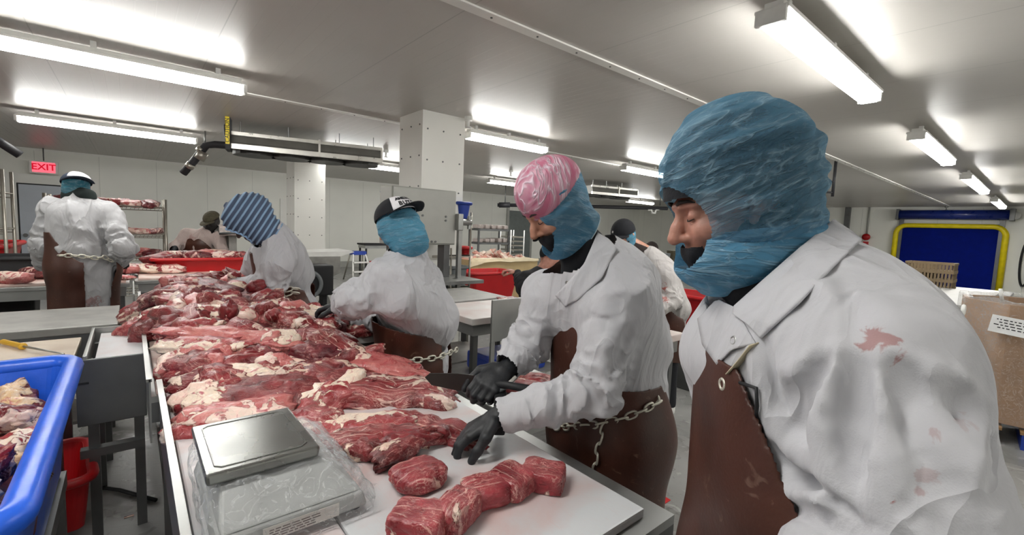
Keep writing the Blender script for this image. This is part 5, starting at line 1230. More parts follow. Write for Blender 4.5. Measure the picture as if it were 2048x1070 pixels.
# ---------------------------------------------------------------- man in the black and white cap
T3 = Frame(D(793, 448, 2.38), nrm(dirv_(-.82, .30, -.35)), (0, 0, 1))
n3 = D(818, 500, 2.42); c3 = D(815, 585, 2.48); p3 = D(836, 720, 2.66)
a3n = [D(775, 560, 2.30), D(712, 598, 2.22), D(690, 612, 2.40)]; a3f = [D(850, 560, 2.72), D(770, 640, 2.75), D(690, 625, 2.75)]
def ce3(C): C.cap(D(800, 600, 2.3), D(865, 640, 2.6), .10, .15, k=.08)
QD, QE = D(870, 668, 2.5), D(890, 690, 2.6); NE = nrm(RV*.30+UV*.95)
def ac3(P): return np.maximum((P-QD)@NE, (P-QE)@nrm(RV*1.0+UV*.05))
P3_ = person('person in black and white cap and white coat reaching over the beef heap', T3, n3, c3, p3, [a3n, a3f], coat_mat('coat_cloth', [], 'b6b6ba'), dirv_(-.9, .30, 0), res=.011, rt=(.165, .175, .165), ra=(.082, .075, .055),
             aw=(170, 172), apron_cut=ac3, zw_=1.5, zt_=1.6, bib=.16, bottom=.42, hands=[(a3n[2], dirv_(-1, .1, -.1), (0, 0, 1), -1, .5), (a3f[2], dirv_(-1, -.1, -.3), (0, 0, 1), 1, .6)], hs=1.1, glove_m=black_gl, seed=8, coat_extra=ce3, foldA=.012, coat_bottom=.62, hem=.26)
hd, _ = hood(P3_, T3, [((0, -.01, .0), (.098, .118, .105)), ((0, -.02, -.06), (.092, .105, .09)), ((0, -.04, -.13), (.092, .092, .07))], .006, hood_lt, [((0, .125, -.005), (.06, .07, .055))], seed=4, A=.005, neck=n3)
K3, cb3 = cap_hat(P3_, T3, 1.12, black_fab, z0=.040, brim_dir=dirv_(.80, -.62, -.05))
r3 = (.092*1.12, .108*1.12, .085*1.12)
panel_on_cap(P3_, K3, r3, -.75, .75, .02, 1.05, plain('cap_white_front', 'e2e0e4', .8))
letters('AMERI', .030, ink, P3_['body'], lambda i: on_ell(K3, r3, +.40-.21*i, .60, .007), P3_['base'], K3.R[:, 2]); letters('BUTC', .034, ink, P3_['body'], lambda i: on_ell(K3, r3, +.34-.23*i, .27, .007), P3_['base'], K3.R[:, 2])
b3 = P3_['base']; snap(P3_, 873, 664, .008, chain_m, 'grommet', P3_['Tk'], False, .016)
cb_ = [on(P3_, P3_['Tk'], *q, .030) for q in ((812, 716), (840, 716), (868, 714), (890, 706), (905, 700))]; chain_belt('chain_belt', cb_, chain_m, P3_['body'], b3, .05, .005, .014)

# ---------------------------------------------------------------- man in the striped blue hood
T4 = Frame(D(497, 445, 3.20), nrm(dirv_(-.72, -.30, -.66)), (0, 0, 1))
n4 = D(543, 462, 3.28); c4 = D(556, 503, 3.38); p4 = D(573, 588, 3.62)
a4n = [D(552, 530, 3.22), D(545, 565, 3.25), D(468, 572, 3.35)]; a4f = [D(520, 520, 3.56), D(505, 560, 3.66), D(462, 562, 3.66)]
P4_ = person('person in striped blue-grey knitted hood bending over the far beef heap', T4, n4, c4, p4, [a4n, a4f], coat_mat('coat_cloth', [], 'b0b0b4'), dirv_(-.93, -.25, 0), res=.012, rt=(.16, .19, .17), ra=(.085, .075, .05),
             aw=(50, 135), bib=.20, bottom=.42, hands=[(a4n[2], dirv_(-1, .2, -.3), (0, 0, 1), -1, .5), (a4f[2], dirv_(-1, .1, -.3), (0, 0, 1), 1, .5)], seed=12, glove_m=None, skinm=skin_dk, coat_bottom=.6, foldA=.010, hem=.18, stance=(1.26, 3.7))
rl4 = nrm(np.cross(ray(495, 440), [0, 0, 1])); ul4 = np.cross(rl4, nrm(ray(495, 440)))
def stripes():
    t = NT('striped_hood'); tc = t.n('TexCoord'); mp = t.n('Mapping', {0: tc.outputs['Object'], 2: (0, .0, 0)}).outputs[0]; sx = t.n('SeparateXYZ', {0: mp})
    o_, d_ = T4.o-P4_['base'], nrm(rl4*.87-ul4*.5)
    dt = t.n('VectorMath', {0: tc.outputs['Object'], 1: tuple(d_)}, operation='DOT_PRODUCT').outputs[1]; n = t.noise(tc.outputs['Object'], 12, 3)
    w = t.math('SINE', t.math('MULTIPLY_ADD', n, 1.2, t.math('MULTIPLY', dt, 2*math.pi/.034)))
    t.set('Base Color', t.ramp(w, [(.1, hexc('48566c')), (.4, hexc('586e8c')), (.7, hexc('809cb8'))])); t.set('Roughness', .9); return t.m
d4 = nrm(rl4*.87-ul4*.5)
hb4 = Body(); hb4.ell((0, -.035, .045), (.145, .168, .145), T=T4, k=.04); hb4.ell((0, -.03, -.08), (.11, .11, .13), T=T4, k=.06); hb4.cap(T4((0, -.05, -.12)), n4, .09, .09, k=.04)
def c4cut(P): L = T4.inv(P); q = (L-np.array([0, .135, -.045]))/np.array([.085, .10, .095]); return -(np.linalg.norm(q, axis=1)-1)*.085
h4 = sculpt('striped_hood', hb4, .006, stripes(), P4_['body'], P4_['base'], cut=c4cut, disp=lambda P: -.006*np.sin(((P-P4_['base'])@d4)*2*math.pi/.034), sm=1)
rim_of(h4, .008, plain('hood_edge', '8fb2d6', .9), P4_['body'], 'hood_edge')
b4 = P4_['base']; snap(P4_, 600, 594, .010, chain_m, 'grommet', P4_['Tk'], False, .016)
for zz_ in (0, 10):
    cb_ = [surf(P4_['Tk'], x_, y_+zz_*.9, .035) for x_, y_ in ((532, 588), (548, 584), (565, 577), (580, 572), (592, 576))]; chain_belt('chain_belt', [q_[0] for q_ in cb_ if q_ is not None], chain_m, P4_['body'], b4, .06, .006, .016)

# ---------------------------------------------------------------- man with his back turned, far left
T6 = Frame(D(153, 375, 3.95), nrm(dirv_(-.60, .80, -.25)), (0, 0, 1))
n6 = D(158, 402, 3.92); c6 = D(165, 440, 3.95); p6 = D(170, 535, 3.95)
a6l = [D(105, 418, 3.95), D(88, 490, 3.90), D(90, 535, 4.15)]; a6r = [D(215, 425, 4.0), D(245, 495, 3.95), D(235, 525, 4.2)]
P6_ = person('person seen from behind in backwards cap, white coat and brown apron', T6, n6, c6, p6, [a6l, a6r], coat_mat('coat_cloth_back', [(.08, -.16, .80, .10, .5)], 'b0b0b2'), dirv_(-.95, .25, 0), res=.013, rt=(.185, .17, .16), ra=(.078, .072, .052),
             aw=(95, 148), bib=.10, bottom=.45, hands=[(a6l[2], dirv_(.3, 1, -.1), (0, 0, 1), 1, .6), (a6r[2], dirv_(-.3, 1, -.1), (0, 0, 1), -1, .6)], hs=1.1, glove_m=black_gl, seed=20, foldA=.015, coat_bottom=.55, hem=.16)
hood(P6_, T6, [((0, -.01, .02), (.095, .115, .105)), ((0, -.02, -.05), (.09, .10, .08))], .008, hood_mat('hood_teal', '3c7f93', .9), None, seed=6)
K6, _ = cap_hat(P6_, T6, 1.12, plain('cap_navy', '1b2536', .85), z0=.035, brim_dir=dirv_(.75, -.6, .1))
panel_on_cap(P6_, K6, r3, -1.1, .75, .25, 1.35, plain('cap_white_front', 'e2e0e4', .8))
nb_ = Body(); nb_.cap(n6+np.array([0, 0, .04])-RV*.05, n6+np.array([0, 0, .04])+RV*.05, .075, .075, k=.03); nb_.cap(n6-RV*.09, n6+RV*.08, .05, .05, k=.03); sculpt('neck_scarf', nb_, .01, plain('scarf_green_black', '14201f', .9), P6_['body'], P6_['base'], disp=lambda P: .010*vnoise(P, 18), sm=1)
b6 = P6_['base']; cb_ = [on(P6_, P6_['Tk'], *q, .055) for q in ((125, 514), (145, 514), (165, 516), (185, 519), (200, 517), (215, 525))]; chain_belt('chain_belt', cb_, chain_m, P6_['body'], b6, .05, .005, .014)

# ---------------------------------------------------------------- man in the camouflage cap behind the far table
T5 = Frame(D(424, 440, 6.8), nrm(dirv_(-.15, -.80, -.55)), (0, 0, 1))
n5 = D(415, 462, 6.85); c5 = D(400, 488, 6.9); p5 = D(402, 545, 7.0)
a5l = [D(375, 470, 6.85), D(352, 495, 6.7), D(348, 500, 6.45)]; a5r = [D(438, 475, 6.85), D(446, 508, 6.8), D(462, 520, 6.6)]
P5_ = person('person in camouflage cap and stained coat behind the red meat tub', T5, n5, c5, p5, [a5l, a5r], coat_mat('coat_cloth_pinkish', [(.15, -.1, 1.25, .2, .5), (-.1, -.15, 1.2, .12, .4)], 'b8a8a2'), dirv_(-.1, -1, 0), res=.015, rt=(.165, .16, .16), ra=(.08, .07, .055),
             aw=(48, 100), zt_=1.25, zw_=1.05, bib=.12, bottom=.5, hands=[(a5l[2], dirv_(-.1, -.5, -1), dirv_(0, -1, .3), 1, .5), (a5r[2], dirv_(.6, -.7, -.2), (0, 0, 1), -1, .5)], hs=1.15, glove_m=black_gl, seed=30, skinm=skin_dk)
cap_hat(P5_, T5, 1.15, olive, z0=.03, res=.008)
bb = Body(); head(bb, T5, 1.0, n5); bb.p = [q for q in bb.p if not q[6]]; sculpt('balaclava', bb, .009, plain('balaclava_grey', '3a3836', .9), P5_['body'], P5_['base'], off=.012, sm=1, cut=lambda P: T5.inv(P)[:, 2]-.02)
nb_ = Body(); nb_.cap(n5+np.array([0, 0, .04]), n5, .062, .066); sculpt('neck_wrap', nb_, .012, plain('balaclava_grey', '', .9), P5_['body'], P5_['base'])

# ---------------------------------------------------------------- man in the black cap beyond, right of the pink capped one
T7 = Frame(D(1246, 470, 3.92), nrm(dirv_(-.62, -.62, -.32)), (0, 0, 1))
n7 = D(1290, 508, 3.98); c7 = D(1312, 545, 4.02); p7 = D(1330, 640, 4.07)
a7n = [D(1330, 555, 3.87), D(1345, 600, 3.82), D(1300, 625, 3.72)]; a7f = [D(1290, 550, 4.22), D(1280, 600, 4.22), D(1290, 620, 3.92)]
P7_ = person('person in black cap and blood-marked coat behind the pink capped worker', T7, n7, c7, p7, [a7n, a7f], coat_mat('coat_cloth_marked', [tuple(D(1322, 575, 3.75)-np.array([p7[0], p7[1], 0]))+(.07, .95), tuple(D(1330, 600, 3.74)-np.array([p7[0], p7[1], 0]))+(.05, .8)], 'b4b0ae'), dirv_(-.8, -.5, 0), res=.012,
             rt=(.14, .15, .15), ra=(.072, .066, .05), aw=(40, 80), bib=.0, bottom=.5, hands=[(a7n[2], dirv_(-1, -.1, -.3), (0, 0, 1), -1, .5), (a7f[2], dirv_(-.5, -1, -.3), (0, 0, 1), 1, .5)], glove_m=black_gl, seed=40, coat_bottom=.6, apron=True, head_res=.005)
hood(P7_, T7, [((0, -.02, .0), (.090, .112, .085)), ((0, -.02, -.07), (.085, .10, .08))], .007, hood_lt, [((0, .12, -.02), (.075, .095, .07))], seed=7)
K7, _ = cap_hat(P7_, T7, 1.08, black_fab, z0=.025, rz=.105)
mk = Body(); head(mk, T7, 1.0); mk.p = [q for q in mk.p if not q[6]]
sculpt('face_mask', mk, .006, black_fab, P7_['body'], P7_['base'], off=.008, sm=1, cut=lambda P: (lambda L: np.maximum(L[:, 2]+.030, -(L[:, 1]-.0)))(T7.inv(P)))
eyes(P7_, T7)
nb_ = Body(); nb_.cap(T7((0, -.03, -.08)), n7+np.array([0, 0, .0]), .07, .075, k=.03); sculpt('neck_gaiter', nb_, .009, plain('gaiter_brown', '2c2422', .9), P7_['body'], P7_['base'], sm=1)
letters('n', .034, paper, P7_['body'], lambda i: on_ell(K7, (.099, .117, .113), .30+.10*i, .35, .006), P7_['base'], K7.R[:, 2], 'cap_emblem')
o = patch(P7_, [[(1298, 542), (1298, 556)], [(1311, 544), (1311, 558)]], plain('badge_red', 'a03a3a', .6), 'name_badge', off=.006, thick=.002, nu=6, nv=6); o2 = patch(P7_, [[(1299.5, 544), (1299.5, 554)], [(1309.5, 545.5), (1309.5, 556)]], paper, 'badge_face', off=.009, thick=.002, nu=6, nv=6); o2.parent = o
# ---------------------------------------------------------------- two more people glimpsed in the background
T8 = Frame(D(1302, 502, 6.4), nrm(dirv_(-.3, .9, -.2)), (0, 0, 1)); n8 = D(1305, 528, 6.4); c8 = D(1306, 560, 6.4); p8 = D(1306, 630, 6.4)
P8_ = person('person with short dark hair far off behind the black capped worker', T8, n8, c8, p8, [[D(1285, 545, 6.4), D(1282, 580, 6.4), D(1295, 600, 6.2)], [D(1328, 545, 6.4), D(1330, 580, 6.4), D(1315, 600, 6.2)]], coat_mat('coat_cloth', [], 'd9d9dc'), dirv_(-.3, .9, 0), res=.02, skinm=skin_dk, head_res=.01, apron=False,
             hands=[(D(1295, 600, 6.2), dirv_(0, 1, 0), (0, 0, 1), 1, .5), (D(1315, 600, 6.2), dirv_(0, 1, 0), (0, 0, 1), -1, .5)])
bb = Body(); head(bb, T8, 1.0); bb.p = bb.p[:1]; sculpt('hair', bb, .01, plain('hair_dark', '', .8), P8_['body'], P8_['base'], off=.012, cut=lambda P: -(T8.inv(P)[:, 2]+.02), disp=lambda P: .005*vnoise(P, 60))
T9 = Frame(D(1100, 512, 4.7), nrm(dirv_(-.9, .2, -.4)), (0, 0, 1)); n9 = D(1082, 545, 4.7); c9 = D(1068, 575, 4.7); p9 = D(1075, 650, 4.75)
w9 = D(1034, 545, 4.75)
P9_ = person('person in black clothes with a bare hand on the red tub rim', T9, n9, c9, p9, [[D(1050, 560, 4.6), D(1045, 575, 4.5), w9], [D(1090, 570, 5.0), D(1090, 610, 5.0), D(1080, 640, 4.95)]], plain('black_jacket', '17171c', .9, 0, .3, 20), dirv_(-1, .2, 0), res=.015, rt=(.16, .16, .15), apron=False, bunch_amp=.01, head_res=.01,
             hands=[(w9, dirv_(-1, .1, .2), (0, 0, 1), -1, .8), (D(1080, 640, 4.95), dirv_(-1, 0, 0), (0, 0, 1), 1, .8)], hs=1.2, skinm=skin_pink, seed=50)
bb = Body(); head(bb, T9, 1.0); bb.p = bb.p[:1]; sculpt('beanie', bb, .01, black_fab, P9_['body'], P9_['base'], off=.012, cut=lambda P: -(T9.inv(P)[:, 2]-.01))

# ================================================================ meat
def ico(sub):
    bm = bmesh.new(); bmesh.ops.create_icosphere(bm, subdivisions=sub, radius=1); V = np.array([v.co[:] for v in bm.verts]); Fq = [tuple(v.index for v in f.verts) for f in bm.faces]; bm.free(); return V, Fq
ICO = {k: ico(k) for k in (2, 3, 4, 5)}
SHEETYAW = -YAW+0.0
def meat(size, yaw, kind, seed, loc, name='beef_piece', label=None, cat='meat', group=None, e=2.6, lump=.22, tilt=(0, 0), bend=0.0, sub=4, flat=0.0, crease=.12, taper=0.0, parent=None):
    """a cut of meat: rounded block with lumps, creases, a flattened underside and an optional droop"""
    V, Fq = ICO[sub]; P = V.copy(); P = P*(1+.22*(np.abs(P)**2-.33)) if e < 3 else P; k = (np.abs(P)**e).sum(1)**(1/e); P = P/k[:, None]
    sz = np.array(size)/2; off = seed*3.17
    n = fnoise(P*np.array([sz[0]/sz[1], 1, .8]), 1.5, off, 3); P = P*(1+lump*n)[:, None]
    cr = np.clip(1-np.abs(vnoise(P*np.array([.8*sz[0]/sz[1], 2.2, 1.5]), 1.6, off+9))/.12, 0, 1); P = P*(1-crease*cr)[:, None]
    P[:, 1] *= 1-taper*(P[:, 0]*.5+.0); P[:, 2] *= 1-taper*.6*(P[:, 0]*.5)
    if flat: P[:, 2] = np.where(P[:, 2] < 0, P[:, 2]*(1-flat), P[:, 2])
    Q = P*sz
    ln = max(size); fl = vnoise(P*np.array([1.2*sz[0]/sz[1], 3.2, 2.2]), 1.7, off+20); Q = Q*(1+(.07 if lump > .08 else .02)*(1-2*np.abs(fl)))[:, None]; Q = Q+np.stack([vnoise(Q/ln, 9, off+k_) for k_ in (1., 4., 7.)], 1)*ln*.012
    Q[:, 2] -= bend*(Q[:, 0]/sz[0])**2*sz[2]*2
    me = bpy.data.meshes.new(name); me.from_pydata([tuple(v) for v in Q], [], Fq); o = link(name, me, MEATS[kind], parent, tuple(map(float, loc)), True); o.rotation_euler = (tilt[0], tilt[1], yaw)
    return tag(o, label, cat, group)
IY = -YAW      # world heading of "to the right in the view"
def sm_(a, b, x): t = np.clip((x-a)/(b-a), 0, 1); return t*t*(3-2*t)
def heap(x, y):
    h = .05+.15*sm_(1.65, 2.7, y)+.03*sm_(3.0, 3.8, y); side = sm_(-.14, .26, x)*(1-sm_(.62, 1.14, x)*.85); return .91+h*side*(1-sm_(4.25, 4.6, y)*.7)
def onheap(px, py, lift=0.0):
    d = ray(px, py)
    for w in np.arange(.6, 6, .004):
        p = CAM+d*w
        if p[2] <= heap(p[0], p[1])+lift: return p
    return p
def hp(px, py, L, Wd, H, ang, kind, label, dz=0.0, **kw):
    p = onheap(px, py); p = p+np.array([0, 0, -H*.38+dz]); gx = (heap(p[0]+.1, p[1])-heap(p[0]-.1, p[1]))/.2; gy = (heap(p[0], p[1]+.1)-heap(p[0], p[1]-.1))/.2
    a = IY+math.radians(ang); t = kw.pop('tilt', None)
    ext = abs(math.cos(a))*L*.46+abs(math.sin(a))*Wd*.46; lim = (.085 if p[1] < 2.2 else .06) if p[1] < 3.0 else -.10
    if p[0]-ext < lim: p[0] = lim+ext
    if t is None: c, s = math.cos(a), math.sin(a); t = (math.atan(-gx*s+gy*c)*.8, -math.atan(gx*c+gy*s)*.8)
    kw.setdefault('group', None)
    return meat((L, Wd, H), a, kind, len(bpy.data.objects) % 97+.1, p, label=label, tilt=t, **kw)
# the pieces that can be told apart, from the back of the heap to the front: pixel, length, width, height, angle in view
BIG = [
 (332, 578, .34, .22, .10, 10, 'dark', 'dark red slab at the rear left of the beef heap', dict(e=2.4)),
 (420, 566, .52, .30, .17, -8, 'dark', 'large dark rounded shoulder crowning the rear of the beef heap', dict(e=2.3, bend=.25)),
 (392, 592, .50, .16, .06, -6, 'fat', 'pale fat edged flap below the crowning shoulder cut', {}),
 (268, 612, .22, .20, .12, 20, 'mix', 'dark cut hanging over the left rear edge of the heap', {}),
 (262, 646, .15, .14, .08, 0, 'fat', 'pale yellow fat lump at the heap\'s left rear edge', {}),
 (296, 640, .20, .17, .12, -30, 'lean', 'dark red knob of beef leaning over the left rim', {}),
 (356, 628, .34, .22, .09, -62, 'marb', 'ribbed dark steak slab with white bone ends, left of the fat cap', dict(e=3.2)),
 (340, 666, .30, .11, .07, 8, 'fat', 'white fat strip under the ribbed steak slab', {}),
 (455, 612, .46, .25, .13, 4, 'fat', 'big cream fat cap on top of the heap', dict(e=2.6, flat=.2)),
 (560, 622, .42, .19, .13, -22, 'mix', 'red cut running right from the cream fat cap', {}),
 (612, 640, .20, .15, .10, -35, 'marb', 'red knob at the right shoulder of the heap', {}),
 (470, 664, .58, .14, .07, 6, 'pale', 'long white membrane slab across the middle of the heap', {}),
 (400, 682, .36, .10, .06, 0, 'fat', 'cream bone edge below the membrane slab', {}),
 (350, 640, .16, .16, .10, 0, 'mix', 'small red cut between ribbed slab and fat strip', dict(dz=-.03)),
 (560, 668, .18, .15, .10, -50, 'fat', 'white fat block right of the heap\'s centre', {}),
 (588, 664, .15, .18, .10, -70, 'marb', 'striped red block beside the white fat block', {}),
 (650, 672, .40, .20, .12, -30, 'marb', 'long marbled cut sloping down the right side of the heap', {}),
 (700, 696, .26, .14, .08, -25, 'mix', 'red and pink cut at the right edge below the reaching worker', {}),
 (632, 692, .22, .15, .09, 10, 'dark', 'dark red cut tucked under the long marbled one', {}),
 (440, 700, .26, .12, .10, -75, 'pale', 'upright pink flap in the middle of the tangled trimmings', {}),
 (486, 712, .22, .13, .09, 40, 'mix', 'folded red flap right of the upright pink one', {}),
 (520, 700, .20, .12, .09, -15, 'dark', 'dark folded cut in the middle of the heap', {}),
 (392, 716, .28, .15, .11, -20, 'lean', 'deep red fold among the tangled trimmings', {}),
 (352, 706, .20, .14, .12, 60, 'pale', 'pinkish folded cut near the left rim', {}),
 (318, 700, .18, .16, .12, 20, 'brown', 'brownish cut leaning on the left rim', {}),
 (322, 736, .18, .15, .10, 0, 'mix', 'mixed red cut against the left rim below the brownish one', {}),
 (382, 748, .24, .15, .10, 10, 'lean', 'dark red roll low in the tangled trimmings', {}),
 (440, 742, .22, .12, .09, -10, 'mix', 'red ribboned trimming above the big smooth roast', {}),
 (500, 738, .20, .10, .07, -5, 'fat', 'pale fat streaked trimming above the big smooth roast', {}),
 (556, 716, .18, .12, .08, -35, 'pale', 'pale pink scrap right of the tangled trimmings', {}),
 (560, 742, .26, .10, .08, 60, 'marb', 'narrow red tail behind the big smooth roast', {}),
 (660, 738, .36, .24, .12, -15, 'lean', 'smooth lean cut in the middle right of the table', dict(e=2.3)),
 (622, 742, .20, .16, .10, 30, 'lean', 'lean lobe left of the middle right cut', {}),
 (765, 718, .46, .24, .08, -12, 'pale', 'broad pale pink slab at the right edge of the heap', dict(e=2.3)),
 (826, 730, .10, .08, .07, 10, 'mix', 'small red end piece at the table\'s right edge', {}),
 (512, 776, .58, .28, .17, 12, 'lean', 'big smooth oval roast in the middle foreground', dict(e=2.2, lump=.10)),
 (592, 774, .24, .20, .16, 80, 'lean', 'rounded end of red roast right of the big oval one', dict(e=2.3)),
 (420, 782, .20, .16, .07, 0, 'fat', 'white fat tip at the left end of the oval roast', {}),
 (345, 790, .17, .16, .10, 70, 'mix', 'fatty pink and red cut in the left corner by the rim', {}),
 (352, 846, .18, .16, .11, 40, 'fat', 'pale pink fatty cut at the left rim beside the scale', {}),
 (430, 822, .34, .20, .10, 20, 'pale', 'pale membrane covered cut directly behind the scale', {}),
 (655, 783, .21, .15, .15, 35, 'fat', 'white fat chunk between the roast and the marbled slab', dict(e=3)),
 (792, 772, .48, .27, .12, 8, 'marb', 'large flat marbled slab with white streaks', dict(e=2.8)),
 (862, 792, .20, .13, .07, -12, 'marb', 'marbled tip pointing at the gloved hand', {}),
 (832, 752, .30, .10, .05, -20, 'pale', 'pink strip along the right edge beyond the marbled slab', {}),
 (720, 842, .40, .15, .08, 14, 'fat', 'creamy fat topped cut right of the scale', dict(e=2.8)),
 (742, 862, .30, .13, .07, 22, 'marb', 'marbled red edge below the creamy fat cut', {}),
 (858, 842, .36, .11, .09, -22, 'marb', 'red rolled strip next to the gloved fingers', {}),
 (728, 884, .12, .08, .06, 5, 'lean', 'small red tip on the white board right of the film', {}),
 (820, 866, .22, .08, .05, 25, 'mix', 'bright red folded flap on the board', {}),
 (798, 888, .17, .08, .06, 52, 'lean', 'finger shaped lean strip pointing toward the cut steaks', {}),
 (640, 828, .22, .13, .07, -25, 'mix', 'fatty red cut just behind the scale\'s right corner', {}),
]
for i, (px, py, L, Wd, H, ang, kind, lab, kw) in enumerate(BIG): hp(px, py, L, Wd, H, ang, kind, lab, **kw)
# trimmings filling the heap between them
rnd = random.Random(5); kinds = ['mix', 'lean', 'marb', 'dark', 'pale', 'mix', 'lean', 'fat']
zones = [('small beef trimming deep in the heap beyond the oval roast', 2.3, 3.1, 40), ('beef trimming filling the far half of the heap', 3.1, 4.5, 46), ('beef trimming lying low between the larger cuts in the foreground', 1.7, 2.3, 14)]
for lab, ya_, yb_, n in zones:
    for k in range(n):
        x, y = rnd.uniform(.14, .90), rnd.uniform(ya_, yb_); L = rnd.uniform(.13, .25); Wd = rnd.uniform(.07, .12); H = rnd.uniform(.06, .11)
        if 'low' in lab and x < .42 and y < 1.9: continue
        z = heap(x, y)-H*(rnd.uniform(.05, .6) if 'low' not in lab else rnd.uniform(.5, .9)); meat((L, Wd, H), rnd.uniform(0, 6.3), kinds[k % 8], k*1.37+ya_, (x, y, max(z, .915+H*.4)), name='beef_trimming', label=lab, group=lab.replace('trimming', 'trimmings'), tilt=(rnd.uniform(-.5, .5), rnd.uniform(-.5, .5)), sub=3, lump=.22, crease=.12)
nx_, ny_ = 34, 90; gv = []; gf = []          # the packed filling below, so that the heap is solid
for i in range(nx_+1):
    for j in range(ny_+1):
        x = .10+.86*i/nx_; y = 1.75+2.8*j/ny_; e_ = min(i, nx_-i, j, ny_-j); q_ = np.array([x, y, 0]); gv.append((x, y, max(.911, heap(x, y)-.035+.02*float(fnoise(q_, 9)) if e_ > 0 else .911)))
for i in range(nx_):
    for j in range(ny_): a_ = i*(ny_+1)+j; gf.append((a_, a_+ny_+1, a_+ny_+2, a_+1))
me = bpy.data.meshes.new('packed_beef'); me.from_pydata(gv, [], gf); o = link('packed_beef', me, meat_dark, None, smooth=True); tag(o, 'packed beef filling the heap beneath the separate pieces', 'meat', kind='stuff')
# the six steaks
ST = [((838, 950), (.138, .125, .054), 40, 'steak', 'marbled round steak nearest the gloved hand, back left of the six', 3.4, .07), ((838, 1046), (.122, .098, .066), -10, 'steak', 'square cut steak at the front left, nearest the camera', 7, .035),
      ((912, 1022), (.120, .088, .070), 62, 'steak', 'tall marbled steak second from the front', 4.2, .06), ((972, 982), (.122, .098, .058), 25, 'steak', 'steak in the middle of the row', 4.5, .05),
      ((1024, 962), (.110, .108, .058), -38, 'steak', 'steak with white fat edge, second from the right', 5, .05), ((1086, 952), (.115, .098, .056), -14, 'steak', 'square ended steak at the right end of the row', 8, .03)]
for i, ((px, py), sz, ang, kd, lab, e_, lm_) in enumerate(ST):
    q = atz(px, py, .91+sz[2]*.45); meat(sz, IY+math.radians(ang), kd, 31+i*2.3, (q[0], q[1], .91+sz[2]*.47), name='steak', label=lab, cat='steak', group='six cut steaks on the white board', e=e_, lump=lm_, sub=5, flat=.05, crease=.03)
# beef on the rack behind, each slab its own
def strew(pts, size, z_of, kinds_, label, group, name='beef_piece', sub=3, jit=.25, cat='meat', lab2=None):
    for k, (x, y) in enumerate(pts):
        f = rnd.uniform(1-jit, 1+jit); s = (size[0]*f, size[1]*rnd.uniform(1-jit, 1+jit), size[2]*rnd.uniform(1-jit, 1+jit)); kd = kinds_[k % len(kinds_)]
        meat(s, rnd.uniform(0, 6.3) if jit > .2 else rnd.uniform(-.4, .4), kd, k*1.9+x*3, (x, y, z_of(x, y)+s[2]*.42), name=name, label=(lab2[k] if lab2 else label), cat=cat, group=group, sub=sub, tilt=(rnd.uniform(-.2, .2), rnd.uniform(-.2, .2)), lump=.2)
rx0 = ra[0]-1.2
for zi, (z_, nm) in enumerate(zip(zsh, ('top', 'middle', 'lowest'))):
    n = (6, 6, 6)[zi]; names = ['leftmost', 'second from left', 'third from left', 'fourth from left', 'fifth from left', 'rightmost']
    pts = [(rx0+.12+(1.0)*(k+.5)/n, 8.62+rnd.uniform(-.08, .08)) for k in range(n)]
    strew(pts, (.34, .24, .12), lambda x, y: z_, ['dark', 'lean', 'fat', 'marb', 'pale', 'dark'], '', 'beef on the %s rack shelf' % nm, lab2=[names[k]+' beef slab on the %s shelf of the wire rack' % nm for k in range(n)])
# red tub heaped behind
tb = [o for o in bpy.data.objects if o.get('label', '').startswith('wide red tub heaped')][0].location
for k in range(9):
    x, y = tb.x+(k-4)*.11, tb.y+rnd.uniform(-.12, .12); zz_ = 1.05+.05*math.cos((k-4)*.35)
    meat((.34, .22, .12), rnd.uniform(-.5, .5), ['lean', 'marb', 'fat', 'dark', 'pale'][k % 5], k*3.3, (x, y, zz_), label='beef slab heaped in the wide red tub, %s' % ('leftmost', 'second from left', 'third from left', 'fourth from left', 'middle', 'fourth from right', 'third from right', 'second from right', 'rightmost')[k], cat='meat', group='beef in the wide red tub', sub=3)
# beef and fat on the far boards
for (px, py, L, kd, lab) in ((85, 546, .42, 'dark', 'dark beef cut on the far board left of the back-turned worker'), (112, 538, .30, 'fat', 'fatty beef edge beside the back-turned worker\'s left arm'), (30, 556, .30, 'pale', 'pale scrap on the far left board'),
                             (290, 525, .40, 'fat', 'pale boned rib section on the board right of the back-turned worker'), (315, 515, .45, 'pale', 'curved pale rib piece behind the boned section'), (255, 536, .32, 'pale', 'pinkish trimming on the board beside the back-turned worker'), (232, 528, .30, 'marb', 'red cut by the back-turned worker\'s right hand'),
                             (300, 535, .22, 'fat', 'white fat scrap before the pale rib section'), (245, 550, .20, 'pale', 'small flat scrap at the edge of the far board')):
    q = atz(px, py, .96); q[1] = min(q[1], 6.62); q[0] = min(max(q[0], -3), 1.5); meat((L, L*.5, .11 if L > .25 else .05), IY+rnd.uniform(-.5, .5), kd, px*.37, (q[0], q[1], .91+(.05 if L > .25 else .025)), label=lab, sub=3)
# beef on the white topped side and in front of the reaching worker
for (px, py, L, kd, lab) in ((668, 640, .42, 'fat', 'rib rack with white bones right of the heap by the reaching worker'), (700, 652, .40, 'marb', 'red rib rack under the reaching worker\'s sleeve'), (640, 636, .22, 'pale', 'pale bone end beside the heap\'s right shoulder'), (730, 650, .3, 'mix', 'beef rack end against the brown apron')):
    q = atz(px, py, .96); meat((L, L*.42, .13), IY+rnd.uniform(-.2, .2), kd, px*.21, (q[0], q[1], .965), label=lab, sub=4)
table('white_side_board', 1.02, 1.62, 2.62, 3.40, .905, 'white topped side table carrying the rib racks beyond the heap', 'work table', board_mat('side_board2', 'd9d4d0', 'b98a80', .4, 3), .04)
q = atz(1060, 790, .78); table('low_meat_table', q[0]-.25, q[0]+.3, q[1]-.15, q[1]+.4, .78, 'low steel table with red pieces beyond the pink capped worker\'s scabbard', 'work table')
